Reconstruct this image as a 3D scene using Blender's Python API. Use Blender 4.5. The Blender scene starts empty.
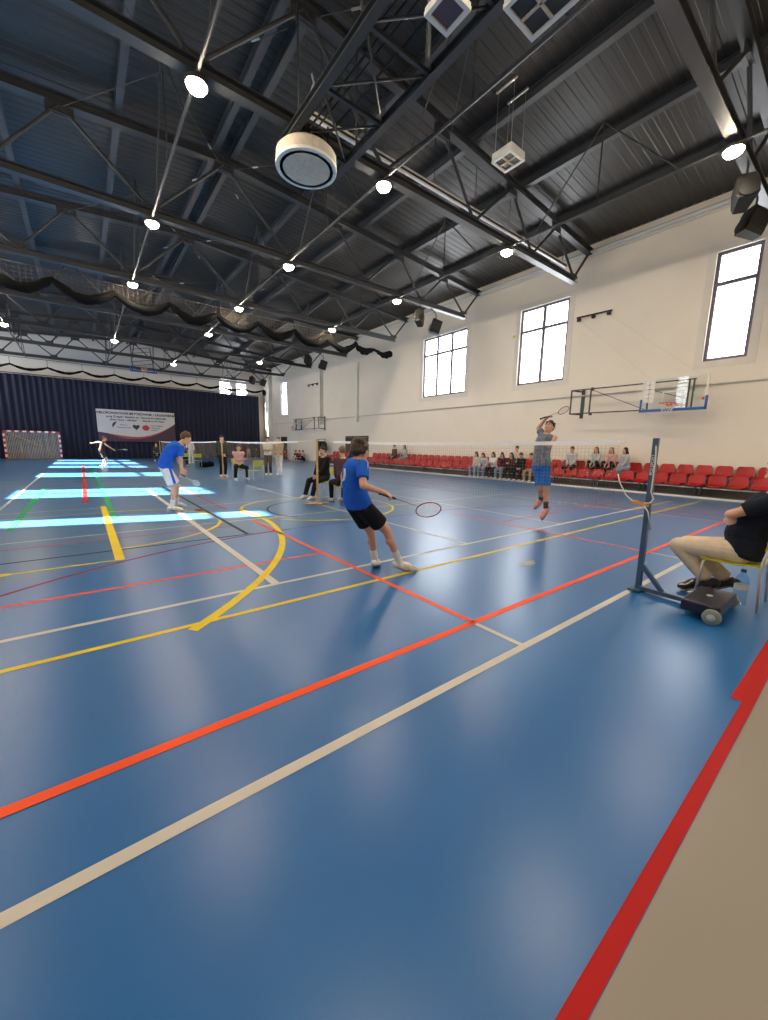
import bpy, bmesh, math, random
from mathutils import Vector, Matrix, Quaternion, noise
V = Vector
PI = math.pi
random.seed(7)
scene = bpy.context.scene
COL = scene.collection

# ------------------------------------------------------------------ camera
CAM_H = 1.41
FPX = 384.64
YAW, PITCH, ROLL = 0.660956375, -0.162514314, 0.0178723909
def cam_axes():
    cy, sy, cp, sp = math.cos(YAW), math.sin(YAW), math.cos(PITCH), math.sin(PITCH)
    fwd = V((sy*cp, cy*cp, sp)); right = V((cy, -sy, 0)); up = right.cross(fwd)
    cr, sr = math.cos(ROLL), math.sin(ROLL)
    return right*cr + up*sr, up*cr - right*sr, fwd
CR, CU, CF = cam_axes()
cam_data = bpy.data.cameras.new('camera')
cam = bpy.data.objects.new('camera', cam_data)
COL.objects.link(cam)
cam.matrix_world = Matrix(((CR.x, CU.x, -CF.x, 0), (CR.y, CU.y, -CF.y, 0), (CR.z, CU.z, -CF.z, CAM_H), (0, 0, 0, 1)))
cam_data.sensor_fit = 'HORIZONTAL'
cam_data.sensor_width = 36
cam_data.lens = 36*FPX/768
cam_data.clip_start = 0.05
cam_data.clip_end = 300
scene.camera = cam

def ray(px, py):
    return CR*(px-384) - CU*(py-510) + CF*FPX
def at(px, py, X=None, Y=None, z=None, D=None):
    """a point of the hall seen at that pixel, on the plane X=, Y= or z= (or at depth D)"""
    r = ray(px, py)
    if X is not None: t = X/r.x
    elif Y is not None: t = Y/r.y
    elif z is not None: t = (z-CAM_H)/r.z
    else: t = D/FPX
    return V((0, 0, CAM_H)) + r*t

# ------------------------------------------------------------------ mesh builder
def frame_of(d, hint=None):
    d = V(d).normalized()
    h = V(hint) if hint is not None else (V((0, 0, 1)) if abs(d.z) < .9 else V((1, 0, 0)))
    u = h.cross(d)
    if u.length < 1e-6: u = V((1, 0, 0)).cross(d)
    u.normalize()
    return u, d.cross(u).normalized(), d

class MB:
    def __init__(s): s.bm = bmesh.new(); s.mi = 0; s.mats = []
    def mat(s, m):
        if m not in s.mats: s.mats.append(m)
        s.mi = s.mats.index(m); return s
    def face(s, vs):
        f = s.bm.faces.new(vs); f.material_index = s.mi; return f
    def poly(s, pts):
        return s.face([s.bm.verts.new(p) for p in pts])
    def box(s, c, size, R=None, bev=0):
        c = V(c); hx, hy, hz = size[0]/2, size[1]/2, size[2]/2
        vs = []
        for x in (-hx, hx):
            for y in (-hy, hy):
                for z in (-hz, hz):
                    p = V((x, y, z))
                    if R is not None: p = R @ p
                    vs.append(s.bm.verts.new(c+p))
        fs = [s.face([vs[i] for i in q]) for q in ((0,1,3,2),(4,6,7,5),(0,4,5,1),(2,3,7,6),(0,2,6,4),(1,5,7,3))]
        if bev > 0:
            es = list({e for f in fs for e in f.edges})
            bmesh.ops.bevel(s.bm, geom=es, offset=bev, segments=2, affect='EDGES', profile=.5, material=s.mi)
        return s
    def span(s, x0, x1, y0, y1, z0, z1, bev=0):
        return s.box(((x0+x1)/2, (y0+y1)/2, (z0+z1)/2), (abs(x1-x0), abs(y1-y0), abs(z1-z0)), bev=bev)
    def rings(s, rings, cap0=True, cap1=True, closed=True):
        prev = None; first = None
        for r in rings:
            cur = [s.bm.verts.new(p) for p in r]
            if prev:
                n = len(cur)
                for i in range(n if closed else n-1):
                    j = (i+1) % n
                    s.face([prev[i], prev[j], cur[j], cur[i]])
            else: first = cur
            prev = cur
        if cap0: s.face(list(reversed(first)))
        if cap1: s.face(prev)
        return s
    def ell(s, c, u, v, a, b, n=16):
        return [c + u*(a*math.cos(2*PI*i/n)) + v*(b*math.sin(2*PI*i/n)) for i in range(n)]
    def cone(s, p0, p1, r0, r1, n=12):
        p0, p1 = V(p0), V(p1); u, v, d = frame_of(p1-p0)
        return s.rings([s.ell(p0, u, v, r0, r0, n), s.ell(p1, u, v, r1, r1, n)])
    def cyl(s, p0, p1, r, n=12): return s.cone(p0, p1, r, r, n)
    def bar(s, p0, p1, w, h, up=(0, 0, 1)):
        """rectangular bar: w across, h along the up side"""
        p0, p1 = V(p0), V(p1); u, v, d = frame_of(p1-p0, up)
        q = lambda p: [p+u*w/2+v*h/2, p-u*w/2+v*h/2, p-u*w/2-v*h/2, p+u*w/2-v*h/2]
        return s.rings([q(p0), q(p1)])
    def ibeam(s, p0, p1, w, h, tf=.02, tw=.016, up=(0, 0, 1)):
        p0, p1 = V(p0), V(p1); u, v, d = frame_of(p1-p0, up)
        a, b = w/2, h/2
        pr = [(-a,-b),(a,-b),(a,-b+tf),(tw/2,-b+tf),(tw/2,b-tf),(a,b-tf),(a,b),(-a,b),(-a,b-tf),(-tw/2,b-tf),(-tw/2,-b+tf),(-a,-b+tf)]
        q = lambda p: [p+u*x+v*y for x, y in pr]
        return s.rings([q(p0), q(p1)])
    def tube(s, pts, r, n=8, closed=False):
        pts = [V(p) for p in pts]; N = len(pts); rings = []
        rr = r if hasattr(r, '__len__') else [r]*N
        hint = None; pu = None
        for i, p in enumerate(pts):
            if closed: d = pts[(i+1) % N]-pts[i-1]
            else: d = pts[min(i+1, N-1)]-pts[max(i-1, 0)]
            if d.length < 1e-9: d = V((0, 0, 1))
            d.normalize()
            if pu is None: u, v, _ = frame_of(d)
            else:
                u = pu - d*pu.dot(d)
                if u.length < 1e-6: u, v, _ = frame_of(d)
                u.normalize(); v = d.cross(u)
            pu = u
            rings.append(s.ell(p, u, v, rr[i], rr[i], n))
        if closed: rings.append(rings[0])
        return s.rings(rings, not closed, not closed)
    def ball(s, c, r, R=None, n=16, m=10):
        c = V(c); rx, ry, rz = r if hasattr(r, '__len__') else (r, r, r)
        def P(x, y, z):
            p = V((x*rx, y*ry, z*rz)); return c + (R @ p if R is not None else p)
        top = s.bm.verts.new(P(0, 0, 1)); bot = s.bm.verts.new(P(0, 0, -1)); prev = None
        for i in range(1, m):
            t = PI*i/m
            cur = [s.bm.verts.new(P(math.sin(t)*math.cos(2*PI*k/n), math.sin(t)*math.sin(2*PI*k/n), math.cos(t))) for k in range(n)]
            for k in range(n):
                j = (k+1) % n
                if prev is None: s.face([top, cur[k], cur[j]])
                else: s.face([prev[k], cur[k], cur[j], prev[j]])
            prev = cur
        for k in range(n): s.face([prev[k], bot, prev[(k+1) % n]])
        return s
    def cap(s, p0, p1, r0, r1, n=14):
        """tapered capsule"""
        s.cone(p0, p1, r0, r1, n); s.ball(p0, r0, n=n, m=8); s.ball(p1, r1, n=n, m=8); return s
    def lathe(s, c, prof, n=24, axis=(0, 0, 1)):
        c = V(c); u, v, d = frame_of(axis)
        return s.rings([s.ell(c+d*h, u, v, max(r, 1e-4), max(r, 1e-4), n) for r, h in prof])
    def prism(s, pts, thick):
        """pts: flat outline of 3-D points; thick: extrusion vector"""
        t = V(thick); a = [V(p) for p in pts]
        return s.rings([a, [p+t for p in a]])
    def build(s, name, m=None, parent=None, smooth=False, ang=None, mods=None):
        bmesh.ops.recalc_face_normals(s.bm, faces=s.bm.faces) if not getattr(s, 'flat', False) else None
        if parent is not None:
            inv = wm(parent).inverted()
            for v in s.bm.verts: v.co = inv @ v.co
        me = bpy.data.meshes.new(name); s.bm.to_mesh(me); s.bm.free()
        ms = s.mats if s.mats else ([m] if m else [])
        for q in ms: me.materials.append(q)
        if smooth:
            me.polygons.foreach_set('use_smooth', [True]*len(me.polygons))
            if ang: me.set_sharp_from_angle(angle=math.radians(ang))
        o = bpy.data.objects.new(name, me); COL.objects.link(o)
        if parent is not None: o.parent = parent
        return o

def text_mesh(c):
    t = bpy.data.objects.new('lettering_outline', c); me = bpy.data.meshes.new_from_object(t); me.name = 'lettering'
    bpy.data.objects.remove(t); o = bpy.data.objects.new('lettering', me); COL.objects.link(o); return o
def wm(o):
    m = o.matrix_basis.copy()
    while o.parent is not None:
        o = o.parent; m = o.matrix_basis @ m
    return m
def tag(o, label=None, cat=None, group=None, kind=None):
    if label: o['label'] = label
    if cat: o['category'] = cat
    if group: o['group'] = group
    if kind: o['kind'] = kind
    return o
def thing(name, loc, label, cat, group=None, rz=0):
    o = bpy.data.objects.new(name, None); COL.objects.link(o)
    o.empty_display_size = .1
    o.location = loc; o.rotation_euler = (0, 0, rz)
    return tag(o, label, cat, group)
def root_mesh(o, base):
    """moves a top-level mesh's origin to its base"""
    b = V(base); o.data.transform(Matrix.Translation(-b)); o.location = b; return o
KIDS = {}
def copy_tree(o, parent=None):
    c = o.copy(); COL.objects.link(c)
    if parent is not None: c.parent = parent
    for ch in list(o.children): copy_tree(ch, c)
    return c
ORD = ['first','second','third','fourth','fifth','sixth','seventh','eighth','ninth','tenth','eleventh','twelfth','thirteenth','fourteenth','fifteenth','sixteenth','seventeenth','eighteenth','nineteenth','twentieth']
TENS = ['twenty','thirty','forty','fifty','sixty']
def ordinal(i):
    i += 1
    if i <= 20: return ORD[i-1]
    t, u = divmod(i, 10)
    if u == 0: return {3:'thirtieth',4:'fortieth',5:'fiftieth',6:'sixtieth'}[t]
    return TENS[t-2] + '-' + ORD[u-1]

# ------------------------------------------------------------------ materials
def principled(name, col, rough=.5, metal=0, spec=.5, **kw):
    m = bpy.data.materials.new(name); m.use_nodes = True
    nt = m.node_tree; b = nt.nodes['Principled BSDF']
    b.inputs['Base Color'].default_value = (*col, 1)
    b.inputs['Roughness'].default_value = rough
    b.inputs['Metallic'].default_value = metal
    b.inputs['Specular IOR Level'].default_value = spec
    for k, v in kw.items(): b.inputs[k].default_value = v
    return m, nt, b
def srgb(r, g, b):
    f = lambda c: (c/255/12.92) if c/255 <= .04045 else ((c/255+.055)/1.055)**2.4
    return (f(r), f(g), f(b))
def noisy(name, col, var=.15, scale=8, rough=.5, metal=0, spec=.5, bump=0, bscale=None, detail=3, **kw):
    """plain surface with a little irregular mottling and bump"""
    m, nt, b = principled(name, col, rough, metal, spec, **kw)
    tc = nt.nodes.new('ShaderNodeTexCoord'); n = nt.nodes.new('ShaderNodeTexNoise')
    n.inputs['Scale'].default_value = scale; n.inputs['Detail'].default_value = detail
    nt.links.new(tc.outputs['Object'], n.inputs['Vector'])
    mr = nt.nodes.new('ShaderNodeMapRange')
    mr.inputs['From Min'].default_value = .25; mr.inputs['From Max'].default_value = .75
    mr.inputs['To Min'].default_value = 1-var; mr.inputs['To Max'].default_value = 1+var
    nt.links.new(n.outputs['Fac'], mr.inputs['Value'])
    mx = nt.nodes.new('ShaderNodeMix'); mx.data_type = 'RGBA'; mx.blend_type = 'MULTIPLY'
    mx.inputs[0].default_value = 1
    mx.inputs[6].default_value = (*col, 1)
    nt.links.new(mr.outputs['Result'], mx.inputs[7])
    nt.links.new(mx.outputs[2], b.inputs['Base Color'])
    if bump:
        n2 = nt.nodes.new('ShaderNodeTexNoise'); n2.inputs['Scale'].default_value = bscale or scale*5
        n2.inputs['Detail'].default_value = 2
        nt.links.new(tc.outputs['Object'], n2.inputs['Vector'])
        bp = nt.nodes.new('ShaderNodeBump'); bp.inputs['Strength'].default_value = bump; bp.inputs['Distance'].default_value = .01
        nt.links.new(n2.outputs['Fac'], bp.inputs['Height']); nt.links.new(bp.outputs['Normal'], b.inputs['Normal'])
    return m
def emitter(name, col, strength):
    m = bpy.data.materials.new(name); m.use_nodes = True; nt = m.node_tree
    nt.nodes.remove(nt.nodes['Principled BSDF'])
    e = nt.nodes.new('ShaderNodeEmission'); e.inputs['Color'].default_value = (*col, 1); e.inputs['Strength'].default_value = strength
    nt.links.new(e.outputs[0], nt.nodes['Material Output'].inputs['Surface'])
    return m
def clear(name, tint=(1, 1, 1), gloss=.08, rough=.02):
    """thin clear pane: lets light through, with a faint sheen"""
    m = bpy.data.materials.new(name); m.use_nodes = True; nt = m.node_tree
    nt.nodes.remove(nt.nodes['Principled BSDF'])
    t = nt.nodes.new('ShaderNodeBsdfTransparent'); t.inputs['Color'].default_value = (*tint, 1)
    g = nt.nodes.new('ShaderNodeBsdfGlossy'); g.inputs['Roughness'].default_value = rough
    lw = nt.nodes.new('ShaderNodeLayerWeight'); lw.inputs['Blend'].default_value = .5
    pw = nt.nodes.new('ShaderNodeMath'); pw.operation = 'POWER'; pw.inputs[1].default_value = 4.0
    fr = nt.nodes.new('ShaderNodeMath'); fr.operation = 'MULTIPLY_ADD'; fr.inputs[1].default_value = .35; fr.inputs[2].default_value = gloss*.4
    nt.links.new(lw.outputs['Facing'], pw.inputs[0]); nt.links.new(pw.outputs[0], fr.inputs[0])
    mx = nt.nodes.new('ShaderNodeMixShader')
    nt.links.new(fr.outputs[0], mx.inputs[0]); nt.links.new(t.outputs[0], mx.inputs[1]); nt.links.new(g.outputs[0], mx.inputs[2])
    nt.links.new(mx.outputs[0], nt.nodes['Material Output'].inputs['Surface'])
    return m
M = {}
def floor_mat(name, col, rough=.31):
    m, nt, b = principled(name, col, rough, 0, .5)
    tc = nt.nodes.new('ShaderNodeTexCoord')
    n = nt.nodes.new('ShaderNodeTexNoise'); n.inputs['Scale'].default_value = .9; n.inputs['Detail'].default_value = 5
    nt.links.new(tc.outputs['Object'], n.inputs['Vector'])
    mr = nt.nodes.new('ShaderNodeMapRange'); mr.inputs['From Min'].default_value = .3; mr.inputs['From Max'].default_value = .7
    mr.inputs['To Min'].default_value = .96; mr.inputs['To Max'].default_value = 1.04
    nt.links.new(n.outputs['Fac'], mr.inputs['Value'])
    mx = nt.nodes.new('ShaderNodeMix'); mx.data_type = 'RGBA'; mx.blend_type = 'MULTIPLY'; mx.inputs[0].default_value = 1
    mx.inputs[6].default_value = (*col, 1); nt.links.new(mr.outputs['Result'], mx.inputs[7]); nt.links.new(mx.outputs[2], b.inputs['Base Color'])
    mr2 = nt.nodes.new('ShaderNodeMapRange'); mr2.inputs['From Min'].default_value = .3; mr2.inputs['From Max'].default_value = .7
    mr2.inputs['To Min'].default_value = rough-.01; mr2.inputs['To Max'].default_value = rough+.01
    nt.links.new(n.outputs['Fac'], mr2.inputs['Value']); nt.links.new(mr2.outputs['Result'], b.inputs['Roughness'])
    g = nt.nodes.new('ShaderNodeTexNoise'); g.inputs['Scale'].default_value = 90; g.inputs['Detail'].default_value = 1
    nt.links.new(tc.outputs['Object'], g.inputs['Vector'])
    bp = nt.nodes.new('ShaderNodeBump'); bp.inputs['Strength'].default_value = .05; bp.inputs['Distance'].default_value = .003
    nt.links.new(g.outputs['Fac'], bp.inputs['Height']); nt.links.new(bp.outputs['Normal'], b.inputs['Normal'])
    return m
M['floor'] = floor_mat('floor_blue_grey', (.032, .118, .27))
M['floor_zone'] = floor_mat('floor_blue', (.010, .112, .34))
M['floor_beige'] = floor_mat('floor_beige', (.25, .22, .19), .40)
def paint(n, c, r=.55): M[n] = noisy('paint_'+n, c, .06, 3, r, spec=.12)
paint('l_white', (.54, .515, .475)); paint('l_orange', (.80, .09, .025)); paint('l_yellow', (.68, .50, .02)); paint('l_red', (.40, .012, .012))
paint('l_pink', (.42, .07, .07)); paint('l_black', (.02, .025, .03)); paint('l_green', (.02, .30, .10)); paint('l_dred', (.22, .025, .03)); paint('l_wear', (.36, .37, .38))
M['wall'] = noisy('wall_plaster', (.83, .765, .675), .03, .7, .85, spec=.2, bump=.05, bscale=60)
M['wall_end'] = noisy('wall_plaster_pale', (.72, .68, .62), .03, .7, .85, spec=.2)
M['trim'] = noisy('trim_plaster', (.74, .69, .63), .02, 2, .7)
M['steel'] = noisy('steel_anthracite', (.044, .046, .050), .12, 3, .45, spec=.5)
M['purlin'] = noisy('steel_purlin', (.060, .063, .068), .12, 3, .45, spec=.5)
M['deck'] = noisy('roof_sheet', (.032, .030, .027), .10, .5, .42, spec=.5)
M['galv'] = noisy('galvanised', (.50, .50, .49), .12, 6, .35, metal=.8)
M['frame'] = noisy('window_frame', (.12, .11, .145), .05, 5, .4)
M['glass'] = clear('window_glass')
M['black'] = noisy('black_plastic', (.004, .004, .004), .1, 10, .6)
M['grille'] = noisy('speaker_grille', (.007, .006, .005), .3, 120, .5, bump=.4, bscale=300)
M['blackcloth'] = noisy('black_netting', (.004, .004, .004), .3, 20, .85, spec=.1)
M['curtain'] = noisy('navy_curtain', (.011, .013, .034), .12, 3, .7, spec=.25, **{'Sheen Weight': .15})
M['red_seat'] = noisy('red_seat_plastic', (.40, .006, .009), .06, 9, .38, spec=.4)
M['darksteel'] = noisy('dark_steel', (.03, .03, .032), .1, 8, .4)
M['plank'] = noisy('stand_plank', (.10, .085, .075), .2, 4, .6)
M['greybar'] = noisy('grey_bar', (.60, .58, .54), .1, 4, .45, metal=.3)
M['chrome'] = noisy('chrome_leg', (.55, .55, .54), .05, 8, .3, metal=.35)
M['lime'] = noisy('lime_plastic', (.52, .52, .02), .06, 7, .35)
M['postblue'] = noisy('post_blue_paint', (.035, .085, .16), .08, 9, .35)
M['wood'] = noisy('post_wood_paint', (.55, .33, .12), .12, 6, .45)
M['tape'] = noisy('net_tape', (.94, .93, .92), .03, 10, .6)
M['netcord'] = noisy('net_cord', (.30, .24, .19), .1, 10, .8)
M['rope'] = noisy('white_rope', (.80, .78, .72), .06, 20, .7)
M['strap'] = noisy('orange_strap', (.65, .30, .04), .08, 20, .6)
M['white'] = noisy('white_paint', (.78, .77, .74), .03, 6, .45)
M['cream'] = noisy('cream_cover', (.72, .62, .46), .04, 6, .5)
M['goalred'] = noisy('goal_red', (.50, .02, .03), .04, 6, .45)
M['goalnet'] = noisy('goal_netting', (.60, .57, .52), .08, 6, .8)
M['board'] = clear('backboard_acrylic', (.93, .95, .95))
M['boardblue'] = noisy('board_padding_blue', (.02, .10, .40), .05, 9, .5)
M['hoop'] = noisy('hoop_orange', (.70, .07, .02), .05, 9, .4)
M['bottle'] = clear('bottle_plastic', (.72, .86, .93))
M['water'] = clear('bottle_water', (.80, .90, .95))
M['bluecap'] = noisy('bottle_cap_blue', (.01, .09, .35), .05, 9, .35)
M['wheel'] = noisy('wheel_rubber', (.22, .25, .22), .08, 20, .6)
M['weight'] = noisy('weight_box_paint', (.012, .014, .035), .08, 9, .28)
M['lampbody'] = noisy('lamp_housing', (.05, .05, .05), .05, 9, .4)
M['lamp'] = emitter('lamp_diffuser', (1.0, .84, .62), 235)
M['purple'] = noisy('heater_mesh', (.10, .07, .10), .3, 60, .5)
M['door'] = noisy('door_dark', (.05, .035, .035), .08, 4, .5)
M['banner_w'] = noisy('banner_white', (.55, .52, .50), .03, 2, .6)
M['banner_d'] = noisy('banner_maroon', (.055, .025, .045), .05, 2, .6)
M['banner_r'] = noisy('banner_red', (.40, .06, .06), .05, 2, .6)
M['ink'] = noisy('banner_ink', (.03, .025, .03), .03, 2, .6)
M['inkred'] = noisy('banner_ink_red', (.45, .03, .03), .03, 2, .6)
M['ballwhite'] = noisy('shuttle_feather', (.80, .78, .70), .05, 30, .6)
M['shuttle'] = noisy('shuttle_yellow', (.75, .85, .05), .05, 30, .5)
M['string'] = noisy('racket_string', (.75, .73, .70), .02, 30, .5)
M['grip'] = noisy('racket_grip', (.02, .02, .02), .1, 60, .8)
M['racket_red'] = noisy('racket_frame_red', (.35, .05, .05), .1, 30, .3)
M['racket_dark'] = noisy('racket_frame_dark', (.05, .05, .06), .1, 30, .3)
M['racket_pale'] = noisy('racket_frame_pale', (.55, .52, .48), .1, 30, .3)
def cloth(n, c, var=.12, rough=.85): M[n] = noisy('cloth_'+n, c, var, 14, rough, spec=.15, bump=.25, bscale=18)
cloth('royal', (.018, .115, .60)); cloth('blackc', (.012, .012, .014)); cloth('whitec', (.72, .71, .68)); cloth('navy', (.012, .016, .028))
cloth('khaki', (.66, .55, .42)); cloth('greyshirt', (.14, .16, .20), .5); cloth('shortblue', (.015, .14, .48)); cloth('denim', (.22, .30, .42), .25)
cloth('maroon', (.06, .012, .03)); cloth('pinkc', (.62, .36, .33)); cloth('cream', (.62, .56, .46)); cloth('greyc', (.30, .31, .33)); cloth('redc', (.45, .02, .025))
cloth('palegrey', (.48, .50, .52)); cloth('brownc', (.06, .035, .03)); cloth('tanc', (.40, .30, .19)); cloth('darkgrey', (.05, .05, .055)); cloth('greenc', (.04, .06, .05))
def skin(n, c): M[n] = noisy('skin_'+n, c, .05, 12, .5, spec=.35, **{'Subsurface Weight': .06})
skin('skin', (.64, .36, .24)); skin('skin_tan', (.58, .31, .21))
def hair(n, c): M[n] = noisy('hair_'+n, c, .45, 70, .5, spec=.4, bump=.6, bscale=120)
hair('h_dark', (.018, .012, .009)); hair('h_brown', (.045, .026, .016)); hair('h_ginger', (.11, .05, .022)); hair('h_black', (.009, .008, .009)); hair('h_blond', (.16, .10, .05))
M['shoe_white'] = noisy('shoe_white', (.72, .71, .69), .05, 20, .5); M['shoe_black'] = noisy('shoe_black', (.02, .02, .02), .1, 20, .5)
M['shoe_pink'] = noisy('shoe_pink', (.62, .26, .22), .06, 20, .5); M['sole'] = noisy('shoe_sole', (.22, .20, .18), .06, 20, .6); M['eye'] = noisy('eye_dark', (.02, .015, .012), .05, 20, .3)
M['lip'] = noisy('lip', (.42, .16, .13), .05, 20, .5)
# ------------------------------------------------------------------ people
def ik(a, c, l1, l2, hint):
    a, c, hint = V(a), V(c), V(hint); d = c-a; L = d.length
    if L > (l1+l2)*.995:
        c = a + d.normalized()*(l1+l2)*.995; d = c-a; L = d.length
    d.normalize(); x = (l1*l1-l2*l2+L*L)/(2*L); h = math.sqrt(max(l1*l1-x*x, 0))
    n = hint - d*hint.dot(d)
    if n.length < 1e-6: n = V((0, 0, 1))
    return a + d*x + n.normalized()*h, c
def lerp(a, b, t): return V(a).lerp(V(b), t)
def blend(o, vox, it=6, fac=.5):
    r = o.modifiers.new('skin', 'REMESH'); r.mode = 'VOXEL'; r.voxel_size = vox; r.use_smooth_shade = True
    if it:
        sm = o.modifiers.new('soft', 'SMOOTH'); sm.factor = fac; sm.iterations = it
    return o

def torso_rings(J, grow=0, t0=-.16, t1=1.0, n=18, hem=1.0):
    """ellipses from the crotch to the neck base, turned with hips and shoulders"""
    s = J['s']; pel, nk = J['pel'], J['neck']
    hl = (J['hL']-J['hR']).normalized(); sl = (J['sL']-J['sR']).normalized()
    mid = J.get('spine', lerp(pel, nk, .5))
    prof = [(-.16, .105, .085), (-.08, .158, .112), (.0, .168, .118), (.16, .156, .110), (.32, .140, .102), (.5, .150, .108), (.68, .166, .116), (.82, .172, .112), (.91, .150, .098), (.965, .105, .078), (1.0, .062, .062)]
    out = []
    for t, a, b in prof:
        if t < t0-.001 or t > t1+.001: continue
        c = pel*(1-t)*(1-t) + mid*2*t*(1-t)*1 + nk*t*t if t >= 0 else pel + (pel-mid)*(-t)*1.6
        if t >= 0:
            c2 = (pel*(1-t)**2 + (mid*2-(pel+nk)*.5)*2*t*(1-t) + nk*t*t); c = c2
        ax = lerp(hl, sl, max(0, min(1, t))).normalized()
        d = (mid-pel).lerp(nk-mid, max(0, min(1, t))).normalized()
        fr = ax.cross(d).normalized(); ax2 = d.cross(fr).normalized()
        g = grow * (hem if t < .3 else 1)
        c = c + fr*J.get('chest', 0)*math.sin(max(0, min(1, t))*PI)
        out.append([c + ax2*((a*s+g)*math.cos(2*PI*i/n)) + fr*((b*s+g)*math.sin(2*PI*i/n)) for i in range(n)])
    return out

def hand(mb, J, w, d, nrm, lat, s, curl=.5, thumb=.6, spread=.0):
    """palm plus five bent fingers; d along the forearm, nrm out of the palm, lat towards the thumb"""
    d, nrm, lat = d.normalized(), nrm.normalized(), lat.normalized()
    R = Matrix((lat, d, nrm)).transposed()
    mb.ball(w + d*.050*s, (.040*s, .056*s, .017*s), R, 12, 8)
    mb.cap(w, w + d*.03*s, .025*s, .026*s, 10)
    for k, (L, off) in enumerate(((.072, .030), (.080, .010), (.074, -.010), (.058, -.029))):
        b = w + d*.090*s + lat*off*s
        p = b; ang = 0
        for j, (fr, r0, r1) in enumerate(((.48, .0095, .0085), (.30, .0085, .0078), (.22, .0078, .0068))):
            ang += curl*(1.0 if j else .75)
            dd = d*math.cos(ang) - nrm*(-math.sin(ang))
            dd = (dd + lat*off*spread*8).normalized()
            q = p + dd*L*fr*1.15*s
            mb.cap(p, q, r0*s, r1*s, 8); p = q
    b = w + d*.030*s + lat*.026*s
    a1 = (d*.72 + lat*.62 + nrm*.30*thumb).normalized(); q = b + a1*.042*s
    mb.cap(b, q, .0125*s, .0105*s, 8)
    a2 = (d*.85 + lat*(.35-.5*curl) + nrm*.7*thumb).normalized()
    mb.cap(q, q + a2*.034*s, .0105*s, .0085*s, 8)

def rig(pel, face, s=1.0, lean=0.0, side=0.0, twist=0.0, turn=0.0, nod=0.0, height=.50):
    """joints of an upright trunk above pel facing `face`; lean forward, side to the left"""
    f = V((face[0], face[1], 0)).normalized(); l = V((-f.y, f.x, 0)); up = V((0, 0, 1))
    J = {'s': s, 'f': f, 'l': l}
    J['pel'] = V(pel)
    d = (up*math.cos(lean) + f*math.sin(lean) + l*math.sin(side)).normalized()
    J['neck'] = J['pel'] + d*height*s*1.04
    J['spine'] = lerp(J['pel'], J['neck'], .5) - f*.012*s
    fs = (Quaternion(up, twist) @ f); ls = V((-fs.y, fs.x, 0))
    J['fs'] = fs
    J['sL'] = J['neck'] + ls*.175*s - d*.055*s; J['sR'] = J['neck'] - ls*.175*s - d*.055*s
    J['hL'] = J['pel'] + l*.088*s - up*.05*s; J['hR'] = J['pel'] - l*.088*s - up*.05*s
    hf = (Quaternion(up, twist+turn) @ f)
    J['hf'] = (hf*math.cos(nod) - up*math.sin(nod)).normalized()
    J['head'] = J['neck'] + (d*.6+up*.4).normalized()*.155*s + J['hf']*.025*s
    return J
def arms(J, side, hand_at, hint):
    s = J['s']; e, w = ik(J['s'+side], hand_at, .285*s, .255*s, hint); J['e'+side], J['w'+side] = e, w
def legs(J, side, ankle, hint, toe=None):
    s = J['s']; k, a = ik(J['h'+side], ankle, .43*s, .415*s, hint); J['k'+side], J['a'+side] = k, a
    J['t'+side] = V(toe) if toe is not None else a + J['f']*.15*s - V((0, 0, .045*s))

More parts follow.
